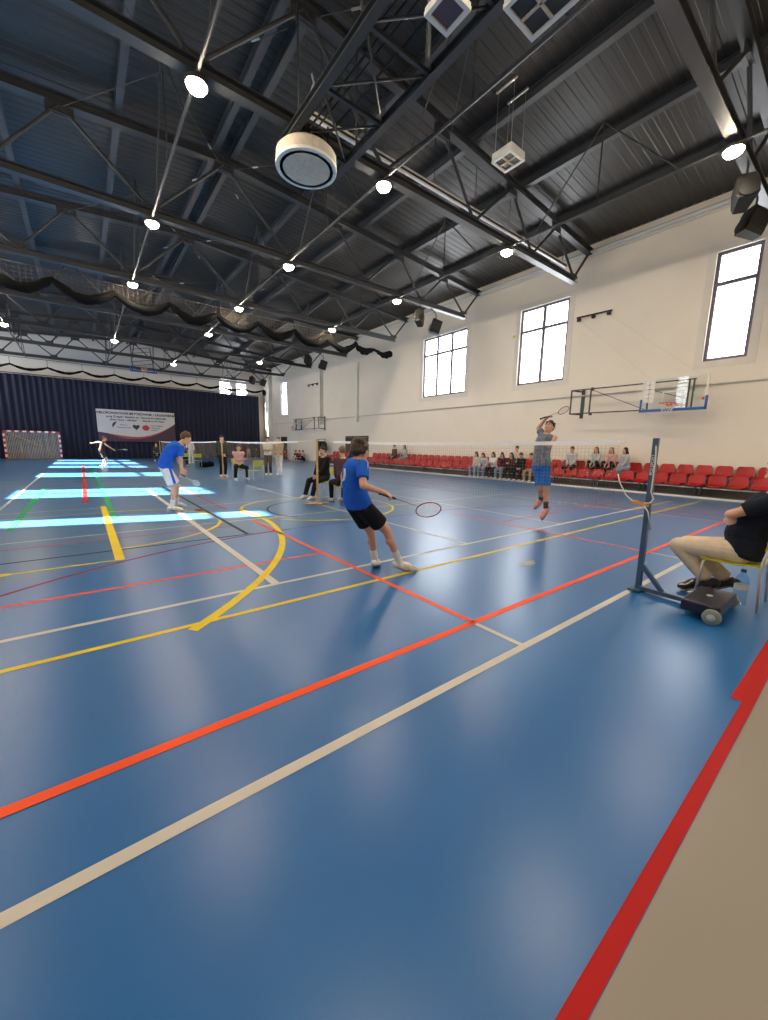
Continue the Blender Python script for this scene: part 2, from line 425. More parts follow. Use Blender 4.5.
def person(J, base, label, group=None, skin='skin', vox=.011, hairm='h_dark', hairstyle='short', top=('blackc', 'short'), bottom=('blackc', 'long'), shoes='shoe_white', socks=None, hold=None, curl=(.45, .45), palms=None, extra=None):
    s = J['s']; up = V((0, 0, 1))
    mb = MB()
    mb.rings(torso_rings(J))
    # neck and head
    hf = J['hf']; hu = (up - hf*up.dot(hf)).normalized()
    if 'hu' in J: hu = (J['hu'] - hf*J['hu'].dot(hf)).normalized()
    hl = hu.cross(hf).normalized(); HR = Matrix((hf, hl, hu)).transposed(); h = J['head']
    H = lambda x, y, z: h + (hf*x + hl*y + hu*z)*s
    mb.cone(J['neck'] - (h-J['neck']).normalized()*.05*s, H(-.02, 0, -.03), .064*s, .052*s, 14)
    mb.ball(H(-.012, 0, .022), (.096*s, .076*s, .098*s), HR, 18, 12)
    mb.ball(H(.018, 0, -.045), (.070*s, .060*s, .072*s), HR, 16, 10)
    mb.ball(H(.062, 0, -.088), (.030*s, .030*s, .024*s), HR, 10, 8)
    mb.cone(H(.080, 0, .012), H(.104, 0, -.030), .010*s, .017*s, 8)
    mb.ball(H(.100, 0, -.032), (.015*s, .018*s, .012*s), HR, 8, 6)
    mb.ball(H(.080, 0, .030), (.018*s, .052*s, .011*s), HR, 10, 6)
    for q in (1, -1):
        mb.ball(H(-.010, q*.078, -.008), (.020*s, .010*s, .032*s), HR, 8, 6)
        mb.ball(H(.068, q*.036, -.026), (.024*s, .022*s, .020*s), HR, 8, 6)
    for i, sd in enumerate('LR'):
        S, E, W = J['s'+sd], J['e'+sd], J['w'+sd]
        mb.ball(S, .058*s, n=12, m=8)
        mb.cap(lerp(J['neck'], S, .45) - up*.02*s, S, .052*s, .056*s)
        mb.cap(S, E, .050*s, .039*s); mb.cap(E, W, .039*s, .026*s)
        mb.ball(lerp(E, W, .28), .041*s, n=12, m=8)
        d = (W-E).normalized()
        if palms and palms[i] is not None: nr, lt = palms[i]
        else:
            nr = -J['l']*(1 if sd == 'L' else -1); nr = (nr - d*nr.dot(d))
            if nr.length < .1: nr = J['f'] - d*J['f'].dot(d)
            nr.normalize(); lt = J['f'] - d*J['f'].dot(d) - nr*J['f'].dot(nr)
            if lt.length < .1: lt = d.cross(nr)
            lt.normalize()
        nr = (V(nr)-d*V(nr).dot(d)).normalized(); lt = (V(lt)-d*V(lt).dot(d)); lt = (lt-nr*lt.dot(nr)).normalized()
        hand(mb, J, W, J.get('hd'+sd, d), nr, lt, s, curl[i])
        Hp, K, A = J['h'+sd], J['k'+sd], J['a'+sd]
        mb.cap(Hp, K, .086*s, .054*s); mb.cap(K, A, .052*s, .036*s)
        bk = (lerp(Hp, A, .5)-K); bk = bk.normalized() if bk.length > .02 else -J['f']
        sh = (A-K).normalized(); bk = (bk - sh*bk.dot(sh)); bk = bk.normalized() if bk.length > .01 else -J['f']
        mb.ball(lerp(K, A, .30) + bk*.014*s, (.052*s,)*3, n=12, m=8)
        T = J['t'+sd]; fd = (T-A).normalized()
        mb.cap(A + (A-K).normalized()*.02*s, T, .036*s, .026*s)
        mb.ball(A + (A-K).normalized()*.035*s - fd*.03*s, .034*s, n=10, m=8)
    if extra: extra(mb)
    P = mb.build('person', M[skin]); tag(P, label, 'person', group); root_mesh(P, base)
    blend(P, vox, 5)
    # face
    fb = MB()
    for q in (1, -1):
        fb.mat(M['white']).ball(H(.070, q*.032, .008), (.014*s, .016*s, .010*s), HR, 10, 6)
        fb.mat(M['eye']).ball(H(.080, q*.031, .008), (.007*s, .007*s, .007*s), HR, 8, 6)
        fb.mat(M[hairm]).ball(H(.084, q*.034, .033), (.010*s, .022*s, .005*s), HR, 8, 6)
    fb.mat(M['lip']).ball(H(.086, 0, -.062), (.008*s, .024*s, .007*s), HR, 10, 6)
    fb.build('facial_features', None, P, True)
    # hair
    if hairstyle != 'none':
        hb = MB()
        hb.ball(H(-.030, 0, .042), (.098*s, .085*s, .096*s), HR, 18, 12)
        hb.ball(H(-.055, 0, .022), (.062*s, .078*s, .076*s), HR, 16, 10)
        if hairstyle in ('mop', 'short'):
            k = 1.0 if hairstyle == 'mop' else .5
            rnd = random.Random(3)
            for i in range(26):
                a = rnd.uniform(-PI, PI); e = rnd.uniform(.1, 1.4)
                hb.ball(H(-.024+.090*math.cos(a)*math.cos(e), .078*math.sin(a)*math.cos(e), .048+.088*math.sin(e)), (rnd.uniform(.020, .034)*s*k+.008*s,)*3, None, 8, 6)
            for y in (-.05, -.02, .02, .05): hb.ball(H(.050, y, .082), (.026*s, .022*s, .020*s), HR, 8, 6)
        if hairstyle == 'mop':
            for i in range(10):
                a = PI*.5+PI*i/9; hb.ball(H(-.02+.082*math.cos(a), .078*math.sin(a), .012), (.03*s,)*3, None, 8, 6)
        if hairstyle == 'long':
            dn = (J['pel']-J['neck']).normalized()
            back = [H(-.075, 0, 0), H(-.095, 0, -.09), J['neck'] - J['f']*.085*s + dn*.04*s, J['neck'] - J['f']*.115*s + dn*.18*s]
            hb.rings([hb.ell(p, hl, (hf if i < 2 else J['f']), w*s, .040*s, 12) for i, (p, w) in enumerate(zip(back, (.080, .088, .090, .060)))])
            for q in (1, -1): hb.cap(H(-.01, q*.080, .02), J['neck'] + J['l']*q*.085*s + J['f']*.02*s + dn*.08*s, .026*s, .022*s, 8)
        ho = hb.build('hair', M[hairm], P, True); blend(ho, max(vox*.9, .008), 2)
    # top
    tm, sl = top
    if tm:
        tb = MB(); loose = .022*s if sl != 'hood' else .032*s
        tb.rings(torso_rings(J, loose, J.get('hem', -.08), 1.0 if sl == 'hood' else .965, 20, 1.25))
        for sd in 'LR':
            S, E, W = J['s'+sd], J['e'+sd], J['w'+sd]
            tb.cap(lerp(J['neck'], S, .5) - up*.02*s, S, .060*s, .074*s)
            if sl == 'short': tb.cone(lerp(S, E, -.10), lerp(S, E, .66), .072*s, .064*s, 16)
            elif sl == 'none': pass
            else:
                tb.cap(S, E, .072*s, .058*s); tb.cone(E, lerp(E, W, .94), .058*s, .040*s, 14)
        if sl == 'hood': tb.ball(J['neck'] - J['f']*.05*s + up*.0, (.085*s, .10*s, .06*s), Matrix((J['f'], J['l'], up)).transposed(), 14, 8)
        nm = {'short': 'shirt', 'none': 'vest', 'long': 'sweater', 'hood': 'hoodie'}[sl]
        to = tb.build(nm, M[tm], P, True); blend(to, vox, 3)
        J['top_obj'] = to
    bm_, bl = bottom
    if bm_:
        bb = MB(); mat = M[bm_]
        bb.rings(torso_rings(J, .018*s, -.16, .16, 20))
        for sd in 'LR':
            Hp, K, A = J['h'+sd], J['k'+sd], J['a'+sd]
            if bl == 'short':
                bb.ball(Hp, .104*s, n=14, m=8)
                bb.cone(lerp(Hp, K, -.05), lerp(Hp, K, J.get('short', .84)), .108*s*J.get('slim', 1), .102*s*J.get('slim', 1), 18)
            else:
                bb.cap(Hp, K, .102*s, .074*s); bb.cone(K, lerp(K, A, .96), .074*s, .058*s, 16)
        bo = bb.build('shorts' if bl == 'short' else 'trousers', mat, P, True); blend(bo, vox, 3)
        J['bottom_obj'] = bo
    for sd in 'LR':
        K, A, T = J['k'+sd], J['a'+sd], J['t'+sd]; sh = (A-K).normalized()
        if socks:
            sb = MB(); sb.cone(lerp(K, A, .62), A + sh*.03*s, .047*s, .043*s, 14).ball(A + sh*.02*s, .044*s, n=12, m=8)
            so = sb.build('sock', M[socks], P, True); blend(so, vox, 2)
        if shoes:
            fd = (T-A).normalized()
            dn = sh - fd*sh.dot(fd); dn.normalize()
            heel = A + dn*.040*s - fd*.050*s; toe = T + fd*.045*s + dn*.004*s; lt = fd.cross(dn)
            R = Matrix((fd, lt, dn)).transposed()
            sb = MB()
            sb.ball(heel + fd*.02*s, (.055*s, .042*s, .042*s), R, 12, 8)
            sb.ball(lerp(heel, toe, .38), (.085*s, .043*s, .046*s), R, 14, 8)
            sb.ball(lerp(heel, toe, .72), (.085*s, .048*s, .036*s), R, 14, 8); sb.ball(lerp(heel, toe, .52) - dn*.018*s, (.075*s, .043*s, .040*s), R, 14, 8)
            sb.cone(A - sh*.0*s, A + sh*.05*s, .047*s, .052*s, 14)
            so = sb.build('shoe', M[shoes], P, True); J.setdefault('shoes', []).append(so); blend(so, max(.007, vox*.8), 2)
            if vox < .01:
                ob = MB(); c = lerp(heel, toe, .5) + dn*.036*s
                ob.ball(c, ((toe-heel).length*.56, .048*s, .014*s), R, 16, 6)
                ob.build('sole', M['sole'], so, True)
    return P

def racket(grip, tip, nrm, label, mat, R=.5, group=None):
    """badminton racket from the butt of its grip to the top of its head"""
    g, t = V(grip), V(tip); d = (t-g).normalized(); L = (t-g).length; k = L/.67
    n = V(nrm); n = (n - d*n.dot(d)).normalized(); l = d.cross(n)
    r = thing('badminton_racket', g, label, 'racket', group)
    hc = t - d*.122*k; a, b = .122*k, .100*k
    f = MB(); f.tube([hc + d*(a*math.cos(2*PI*i/36)) + l*(b*math.sin(2*PI*i/36)) for i in range(36)], .0062, 6, True)
    f.build('head_frame', mat, r, True)
    st = MB()
    for i in range(-6, 7):
        y = i*b/7; x = a*math.sqrt(max(0, 1-(y/b)**2)); st.tube([hc + l*y - d*x, hc + l*y + d*x], .0011, 4)
    for i in range(-8, 9):
        x = i*a/9; y = b*math.sqrt(max(0, 1-(x/a)**2)); st.tube([hc + d*x - l*y, hc + d*x + l*y], .0011, 4)
    st.build('strings', M['string'], r)
    MB().cyl(g + d*.16*k, hc - d*a, .0038, 8).build('shaft', mat, r, True)
    MB().lathe(g, [(.017, 0), (.017, .008), (.0135, .02), (.013, .15*k), (.010, .17*k)], 12, d).build('grip', M['grip'], r, True)
    return r

def chair(x, y, face, label, group=None, seat_w=.42, hz=1.0):
    """stackable chair: lime shell seat and backrest on four round metal legs"""
    r = thing('stacking_chair', (x, y, 0), label, 'chair', group, rz=math.atan2(face[1], face[0]))
    f = wm(r); w = seat_w
    def T(p): return f @ V((p[0], p[1], p[2]*hz))
    sb = MB(); rg = []
    for i in range(9):
        t = i/8; xx = .22 - .43*t; zz = .445 - .022*math.sin(t*PI) + (.012 if t == 0 else 0) - (.0 if t > .15 else .012)
        rg.append((xx, zz))
    top = []; bot = []
    for xx, zz in rg:
        row = [T((xx, -w/2 + w*j/6, zz + .012*((j-3)/3)**2)) for j in range(7)]
        row2 = [p - V((0, 0, .016)) for p in reversed(row)]
        top.append(row + row2)
    sb.rings(top); o = sb.build('seat', M['lime'], r, True, 50)
    bb = MB(); rg = []
    for i in range(7):
        t = i/6; zz = .60 + .23*t; xx = -.215 - .05*t
        hw = (w/2)*(1 - .12*abs(t-.5)**2*4)
        row = [T((xx - .030*(1-((j-3)/3)**2), -hw + 2*hw*j/6, zz)) for j in range(7)]
        row2 = [p + (T((-.016, 0, 0)) - T((0, 0, 0))) for p in reversed(row)]
        rg.append(row+row2)
    bb.rings(rg); bb.build('backrest', M['lime'], r, True, 50)
    for q in (1, -1):
        MB().tube([T((.16, q*.17, .425)), T((.19, q*.195, .40)), T((.225, q*.205, 0.0))], .0115, 10).build('leg', M['chrome'], r, True)
        MB().tube([T((-.235, q*.20, 0)), T((-.215, q*.195, .38)), T((-.215, q*.19, .47)), T((-.245, q*.175, .66))], .0115, 10).build('leg', M['chrome'], r, True)
    MB().tube([T((.16, .17, .425)), T((.16, -.17, .425))], .010, 8).build('cross_bar', M['chrome'], r, True)
    return r
# ------------------------------------------------------------------ the hall
XW, XL, YE, YB = 16.3, -7.9, 42.2, -5.2
RX = 4.1                                     # ridge line
def roof_z(x): return 10.20 - .072*abs(x-RX)
# floor with its court lines
fb = MB(); fb.flat = True
def quad(m, x0, x1, y0, y1, z): fb.mat(M[m]).poly([(x0, y0, z), (x1, y0, z), (x1, y1, z), (x0, y1, z)])
def hx(m, y, x0, x1, w=.05, z=.003): quad(m, x0, x1, y-w/2, y+w/2, z)
def vy(m, x, y0, y1, w=.05, z=.003): quad(m, x-w/2, x+w/2, y0, y1, z)
def arc(m, cx, cy, r, a0, a1, w=.05, z=.003, n=48):
    fb.mat(M[m])
    for i in range(n):
        a, b = math.radians(a0+(a1-a0)*i/n), math.radians(a0+(a1-a0)*(i+1)/n)
        p = lambda t, q: (cx+q*math.cos(t), cy+q*math.sin(t), z)
        fb.poly([p(a, r-w/2), p(a, r+w/2), p(b, r+w/2), p(b, r-w/2)])
quad('floor', XL-.2, XW+.2, YB-.2, YE+.2, 0)
quad('floor_beige', XL-.2, XW+.2, YB-.2, .285, .001)
zone = [(-3.1, .285)]
zone = [(2.9+6*math.cos(math.radians(180-a)), .26+6*math.sin(math.radians(180-a)), .0012) for a in range(0, 91, 5)]
zone += [(5.9+6*math.cos(math.radians(90-a)), .26+6*math.sin(math.radians(90-a)), .0012) for a in range(0, 91, 5)]
fb.mat(M['floor_zone']).poly(list(reversed(zone)))
hx('l_red', .287, XL, 2.87, .050, .0032); hx('l_red', .312, 2.87, XW, .10, .0032)
hx('l_white', 1.415, -2.3, 11.1, .055, .0034)
hx('l_orange', 1.880, -6.5, 14.9, .058, .0036)
hx('l_yellow', 3.148, -6.0, 14.25, .050, .0034)
hx('l_white', 3.648, -2.3, 13.4, .052, .0034)
hx('l_orange', 4.430, -6.0, 2.41, .050, .0034); hx('l_pink', 4.43, 6.4, 12, .045, .0034)
hx('l_yellow', 5.52, -4, .29, .042); hx('l_black', 6.04, -6, 2.03, .045, .003); hx('l_black', 6.04, 2.03, 5.9, .016, .003)
arc('l_dred', 2.9, .26, 5.78, 92, 180, .05, .0028)
arc('l_pink', 5.9, .26, 5.78, 0, 88, .05, .0028)
hx('l_pink', 6.80, -6, 2.0, .045); hx('l_white', 7.24, -2.3, 11.1, .045)
hx('l_white', 10.22, -6, .25, .045); hx('l_yellow', 16.6, -6, 12, .04); hx('l_white', 15.5, -2.3, 11.1, .045); hx('l_white', 9.5, -2.3, 11.1, .04)
for y in (18.0, 23.9, 26.2, 32.2): hx('l_white', y, -2.3, 11.1, .045)
vy('l_orange', 2.415, 1.88, 7.15, .052, .0036); vy('l_pink', 2.36, 8.6, 13.6, .05); vy('l_white', 2.41, 1.415, 1.88, .045, .0035)
vy('l_orange', 6.23, 1.88, 5.6, .045, .0036); vy('l_white', 6.23, 1.415, 1.88, .045, .0035); vy('l_pink', 6.3, 8.6, 13, .045)
vy('l_white', 1.455, 3.648, 13.6, .085, .0035); vy('l_white', 4.43, 3.648, 13.6, .05, .0035); vy('l_white', 7.18, 3.648, 12.5, .05, .0035); vy('l_white', 10.25, 3.648, 13, .05, .0035)
vy('l_yellow', .245, 5.50, 10.46, .10, .0038)
vy('l_black', 1.96, 6.04, 14.5, .06, .0038)
vy('l_red', -.06, 11.2, 29, .09, .0038); vy('l_green', .36, 8.6, 26, .09, .003); vy('l_green', -1.02, 8.3, 15.6, .09, .003); vy('l_white', -1.45, 10.6, 22, .05, .003)
vy('l_pink', 10.55, 1.9, 4.2, .045); vy('l_white', 10.3, 1.9, 3.1, .03)
arc('l_yellow', .24, 7.83, 1.72, -90, 90, .05, .0034)
arc('l_yellow', -3.05, 7.49, 5.71, -51, 10, .085, .0036)
arc('l_yellow', 4.28, 7.98, 1.73, 0, 360, .055, .0036, 72)
arc('l_black', 4.35, 7.75, 1.32, 100, 215, .04, .0034)
arc('l_black', 3.3, 12.2, .72, 90, 230, .04, .0034)
fb.mat(M['l_yellow']).poly([(-.80+.10*math.cos(i), 5.52+.06*math.sin(i), .004) for i in [k*2*PI/12 for k in range(12)]])
fb.mat(M['l_dred']).poly([(1.87+.10*math.cos(i), 8.85+.18*math.sin(i), .004) for i in [k*2*PI/12 for k in range(12)]])
fb.mat(M['l_wear']).poly([(4.29+.15*math.cos(i)*(1+.2*math.sin(3*i)), 2.56+.07*math.sin(i), .004) for i in [k*2*PI/16 for k in range(16)]])
fl = fb.build('floor'); tag(fl, 'blue sports floor covered in coloured court lines', 'floor', kind='structure')

# walls with window openings
def holed_wall(mb, axis, at0, at1, a0, a1, z0, z1, holes):
    """wall slab between at0..at1 thick, spanning a0..a1, with rectangular openings (a,b,zb,zt)"""
    xs = sorted({a0, a1, *[h[0] for h in holes], *[h[1] for h in holes]}); zs = sorted({z0, z1, *[h[2] for h in holes], *[h[3] for h in holes]})
    for i in range(len(xs)-1):
        run = None
        for k in range(len(zs)-1):
            cx, cz = (xs[i]+xs[i+1])/2, (zs[k]+zs[k+1])/2
            if any(h[0] < cx < h[1] and h[2] < cz < h[3] for h in holes): continue
            if axis == 'x': mb.span(at0, at1, xs[i], xs[i+1], zs[k], zs[k+1])
            else: mb.span(xs[i], xs[i+1], at0, at1, zs[k], zs[k+1])
WR = [(3.03, 4.12, 4.34, 7.62, 1), (8.80, 11.05, 4.34, 7.62, 2), (14.18, 17.45, 4.34, 7.62, 3), (36.85, 38.25, 4.34, 7.62, 1)]
WL = [(10.46, 11.36, 4.36, 7.72, 1), (14.67, 16.97, 4.36, 7.72, 2), (22.0, 24.6, 4.36, 7.72, 2), (28.9, 31.2, 4.36, 7.72, 2), (33.1, 36.6, 4.36, 7.72, 3), (38.5, 40.7, 4.36, 7.72, 2)]
WE = [(11.42, 12.62, 4.4, 7.72, 1), (13.07, 14.22, 4.4, 7.72, 1)]
mb = MB(); holed_wall(mb, 'x', XW, XW+.17, YB-.2, YE+.2, -.02, 10.6, WR); tag(mb.build('wall_right', M['wall']), 'beige plastered long wall with high windows above red seats', 'wall', kind='structure')
mb = MB(); holed_wall(mb, 'x', XL-.12, XL, YB-.2, YE+.2, -.02, 10.6, WL); tag(mb.build('wall_left', M['wall']), 'long window wall opposite the red seats', 'wall', kind='structure')
mb = MB(); holed_wall(mb, 'y', YE, YE+.25, XL-.1, XW+.3, -.02, 10.6, WE); tag(mb.build('wall_end', M['wall_end']), 'pale end wall above the navy curtain', 'wall', kind='structure')
mb = MB(); mb.span(XL-.1, XW+.3, YB-.25, YB, -.02, 10.6); tag(mb.build('wall_back', M['wall']), 'plain wall closing the other end of the hall', 'wall', kind='structure')
def window(n, axis, pos, depth, a, b, z0, z1, cols, border, label):
    """frame, mullions, transom and one pane sheet; depth: offset of the frame plane into the wall"""
    r = thing('window_%d' % n, (pos, (a+b)/2, z0) if axis == 'x' else ((a+b)/2, pos, z0), label, 'window'); r['kind'] = 'structure'
    def S(mbx, a0, a1, y0, y1, d0, d1):
        if axis == 'x': mbx.span(pos+d0, pos+d1, a0, a1, y0, y1)
        else: mbx.span(a0, a1, pos+d0, pos+d1, y0, y1)
    d0, d1 = sorted((depth, depth+math.copysign(.06, depth)))
    f = MB(); t = .10
    S(f, a, b, z1-t, z1, d0, d1); S(f, a, b, z0, z0+t, d0, d1); S(f, a, a+t, z0+t, z1-t, d0, d1); S(f, b-t, b, z0+t, z1-t, d0, d1)
    f.build('window_frame', M['frame'], r)
    zt = z1-(z1-z0)*(.23 if pos < 0 else .29)
    f = MB(); S(f, a+t, b-t, zt-.06, zt+.06, d0, d1); f.build('transom', M['frame'], r)
    for c in range(1, cols):
        x = a+(b-a)*c/cols; f = MB(); S(f, x-.07, x+.07, z0+t, zt-.06, d0, d1); S(f, x-.07, x+.07, zt+.06, z1-t, d0, d1); f.build('mullion', M['frame'], r)
    m = (d0+d1)/2; f = MB(); S(f, a+t, b-t, z0+t, z1-t, m-.006, m+.006); f.build('pane', M['glass'], r)
    if border:
        f = MB(); w = .22; s0, s1 = sorted((0, -math.copysign(.014, depth)))
        for (p, q, u, v) in ((a-w, b+w, z1, z1+w), (a-w, b+w, z0-w, z0), (a-w, a, z0, z1), (b, b+w, z0, z1)): S(f, p, q, u, v, s0, s1)
        f.build('window_surround', M['trim'], r)
    return r
wl_ = ['tall narrow window near the big grey basketball frame and speakers', 'tall window of two panes beside the basketball pulley bar', 'wide window of three panes on the seat wall', 'narrow far window near the end of the seat wall']
for i, (a, b, z0, z1, c) in enumerate(WR): window(i+1, 'x', XW, .07, a, b, z0, z1, c, True, wl_[i])
for i, (a, b, z0, z1, c) in enumerate(WL): window(i+5, 'x', XL, -.05, a, b, z0, z1, c, False, 'high window opposite the seats, %s from the near end' % ordinal(i))
for i, (a, b, z0, z1, c) in enumerate(WE): window(i+11, 'y', YE, .10, a, b, z0, z1, c, False, ('small window above the curtain, further from the seat wall', 'small window above the curtain, next to the seat wall')[i])
# doors of the seat wall
d1 = thing('door_1', (XW, 24.4, 0), 'dark double door in the gap between the two stands', 'door'); d1['kind'] = 'structure'
MB().span(XW-.02, XW+.02, 22.9, 26.0, 2.06, 2.18).span(XW-.03, XW+.02, 22.9, 23.0, 0, 2.1).span(XW-.03, XW+.02, 25.9, 26.0, 0, 2.1).build('door_frame', M['door'], d1)
for q in (0, 1):
    l = MB().span(XW-.025, XW+.02, 23.02+q*1.45, 24.44+q*1.45, .01, 2.05).build('door_leaf', M['door'], d1)
    MB().span(XW-.07, XW-.025, 24.33+q*.12, 24.37+q*.12, .95, 1.15).build('door_handle', M['galv'], l)
d2 = thing('door_2', (XW, 37.6, 0), 'dark single door at the far end of the seat wall', 'door'); d2['kind'] = 'structure'
l = MB().span(XW-.04, XW+.02, 37.0, 38.4, 0.01, 2.25).build('door_leaf', M['door'], d2)
MB().span(XW-.09, XW-.04, 37.1, 37.14, 1.0, 1.16).build('door_handle', M['galv'], l)
tag(MB().span(XW-.05, XW, 35.9, 36.8, .02, 2.3).build('door_3', M['white']), 'white door leaf standing beside the dark single door', 'door', kind='structure')
# pipes and trims on the seat wall
t1 = MB(); t1.cyl((XW-.05, YB, 3.60), (XW-.05, YE, 3.60), .028, 8); tag(t1.build('trim_1', M['greybar'], None, True, 40), 'thin grey conduit running along the seat wall', 'conduit', kind='structure')
t2 = MB(); t2.cyl((XW-.10, YB, 8.98), (XW-.10, YE, 8.98), .065, 8); t2.cyl((XW-.10, YB, 8.86), (XW-.10, YE, 8.86), .05, 8); tag(t2.build('trim_2', M['white'], None, True, 40), 'pale twin pipes under the roof along the seat wall', 'pipe', kind='structure')
for k, (y, lab) in enumerate(((24.3, 'pale round downpipe above the dark double door'), (29.7, 'grey open cable channel past the double door'))):
    t = MB()
    if k == 0: t.cyl((XW-.11, y, 3.2), (XW-.11, y, 7.4), .11, 14)
    else:
        t.span(XW-.12, XW, y-.20, y-.12, 3.2, 7.9).span(XW-.12, XW, y+.12, y+.20, 3.2, 7.9)
        for i in range(12): t.span(XW-.06, XW, y-.12, y+.12, 3.3+i*.39, 3.36+i*.39)
    tag(t.build('trim_%d' % (k+3), M['white' if k == 0 else 'greybar'], None, True, 40), lab, 'pipe', kind='structure')
tag(MB().span(XW-.35, XW, 40.6, 42.2, 0, 10.0).build('trim_5', M['trim']), 'plastered corner pier beside the navy curtain', 'pier', kind='structure')
tag(MB().span(XW-.012, XW, YB, YE, 0, .09).build('baseboard_right', M['greybar']), 'grey skirting along the seat wall', 'baseboard', kind='structure')

# roof sheet, ribs running down the slope
cb = MB()
for side in (-1, 1):
    xe = XL-.3 if side < 0 else XW+.5
    prof = []; y = YB-.3; k = 0
    while y < YE+.4:
        for dy, dz in ((0, 0), (.13, 0), (.15, .011), (.23, .011), (.25, 0)): prof.append((y+dy, dz))
        y += .25
    r0 = [(RX, a, roof_z(RX)+.0+b) for a, b in prof]; r1 = [(xe, a, roof_z(xe)+b) for a, b in prof]
    cb.rings([r0, r1], False, False, closed=False)
    cb.poly([(RX, YB-.3, 10.45), (xe, YB-.3, roof_z(xe)+.25), (xe, YE+.4, roof_z(xe)+.25), (RX, YE+.4, 10.45)])
tag(cb.build('ceiling', M['deck']), 'dark ribbed metal roof sheet', 'ceiling', kind='structure')

# purlins
pxs = [RX+.25+2.4*i for i in range(0, 6)] + [RX-.25-2.4*i for i in range(0, 5)]
for i, x in enumerate(pxs):
    z = roof_z(x)-.125
    o = MB().ibeam((x, YB, z), (x, YE, z), .16, .24, .018, .014).build('roof_purlin', M['purlin'])
    where = 'on the seat side' if x > RX else 'on the side away from the seats'
    tag(o, 'long dark roof purlin, %s from the ridge %s' % (ordinal(i if i < 6 else i-6), where), 'roof beam', 'roof purlins')

# trusses
TY = [2.75+5.35*k for k in range(-1, 8)]
BX = [-6.9, -4.1, -1.15, 2.08, 6.15, 9.35, 12.3, 15.1]
TX = [-5.45, -2.8, .25, 4.1, 7.97, 11.0, 13.65]
def top_z(x): return roof_z(x)-.25-.11
def make_truss(y):
    t = thing('roof_truss', (RX, y, 7.6), None, 'roof truss')
    MB().ibeam((BX[0]-.12, y, 7.70), (BX[-1]+.12, y, 7.70), .21, .20, .022, .016).build('bottom_chord', M['steel'], t)
    for xe in (XL+.05, XW-.05): MB().ibeam((RX, y, top_z(RX)), (xe, y, top_z(xe)), .21, .22, .022, .016).build('top_chord', M['steel'], t)
    seq = []
    for i, b in enumerate(BX):
        if i: seq.append((TX[i-1], b))
        if i < 7: seq.append((TX[i], b))
    seq += [(XW-.25, BX[-1]), (XL+.25, BX[0])]
    for tx, bx in seq: MB().cyl((bx, y, 7.78), (tx, y, top_z(tx)-.1), .042, 8).build('web_bar', M['steel'], t, True, 40)
    for x in TX: MB().box((x, y, top_z(x)-.20), (.55, .03, .26)).box((x, y, top_z(x)-.30), (.42, .16, .03)).build('gusset', M['steel'], t)
    for x in BX: MB().box((x, y, 7.86), (.42, .03, .16)).build('gusset', M['steel'], t)
    return t
tr0 = make_truss(TY[0])
for k, y in enumerate(TY):
    t = tr0 if k == 0 else copy_tree(tr0)
    t.location.y = y
    tag(t, 'dark steel roof truss across the hall, %s from the curtain end' % ordinal(8-k), 'roof truss', 'roof trusses')
# ties along the hall with their bracing
def tie(x, label):
    r = thing('bracing_tie', (x, 18, 7.55), label, 'roof bracing', 'bracing ties along the hall')
    MB().cyl((x, TY[0], 7.56), (x, TY[-1], 7.56), .032, 8).build('tie_tube', M['steel'], r, True, 40)
    for k in range(8):
        y0, y1 = TY[k], TY[k+1]; ym = (y0+y1)/2; zt = roof_z(x)-.25
        for yb, yt in ((y0+.9, ym), (y1-.9, ym), (ym, ym)):
            MB().cyl((x, yb, 7.56), (x, yt, zt), .02, 6).build('brace_bar', M['steel'], r, True, 40)
for x, w in ((10.93, 'the one nearer the seats'), (6.08, 'just seat-side of the ridge'), (2.06, 'just across the ridge from the seats'), (-2.75, 'the one away from the seats')):
    tie(x, 'slim steel tie with slanting braces under the purlins, ' + w)
# crossed wind rods under the roof sheet
for k in (1, 2, 3, 4):
    for xa, xb, w in ((4.3, 8.0, 'seat side'), (3.9, .3, 'far side')):
        y0, y1 = TY[k]+.3, TY[k+1]-.3
        r = thing('wind_bracing', ((xa+xb)/2, (y0+y1)/2, 9.3), 'thin crossed rods with pale turnbuckles, %s of the ridge, %s bay from the curtain' % (w, ordinal(8-k-1)), 'roof bracing', 'crossed wind rods')
        for p, q in (((xa, y0, top_z(xa)-.3), (xb, y1, top_z(xb)-.3)), ((xa, y1, top_z(xa)-.3), (xb, y0, top_z(xb)-.3))):
            rod = MB().cyl(p, q, .009, 6).build('rod', M['steel'], r, True)
            c = lerp(p, q, .12); d = (V(q)-V(p)).normalized(); MB().cyl(c-d*.09, c+d*.09, .022, 8).build('turnbuckle', M['galv'], rod, True, 40)
# ceiling lamps
def make_lamp(x, y):
    t = thing('ceiling_lamp', (x, y, 7.5), None, 'lamp')
    MB().lathe((x, y, 7.32), [(.18, .0), (.19, .02), (.19, .06), (.12, .10), (.06, .13)], 24).build('lamp_housing', M['lampbody'], t, True, 40)
    MB().cyl((x, y, 7.34), (x, y, 7.46), .02, 8).build('hanger', M['steel'], t, True, 40)
    MB().lathe((x, y, 7.30), [(.01, -.085), (.08, -.074), (.13, -.048), (.158, -.012), (.165, .03)], 24).build('diffuser', M['lamp'], t, True, 40)
    return t
cols = [(10.95, 'in row beside the seats'), (6.12, 'row seat-side of ridge'), (2.07, 'row across the ridge'), (-2.75, 'row away from seats')]
l0 = make_lamp(cols[0][0], TY[1]-.0)
LIT = {0: (0, 1, 2), 1: (0, 1, 2, 3), 2: (0, 1, 2, 3), 3: (0, 1, 2, 3), 4: (0, 1, 2, 3), 5: (1,), 6: (0, 2, 3), 7: (1,), 8: ()}
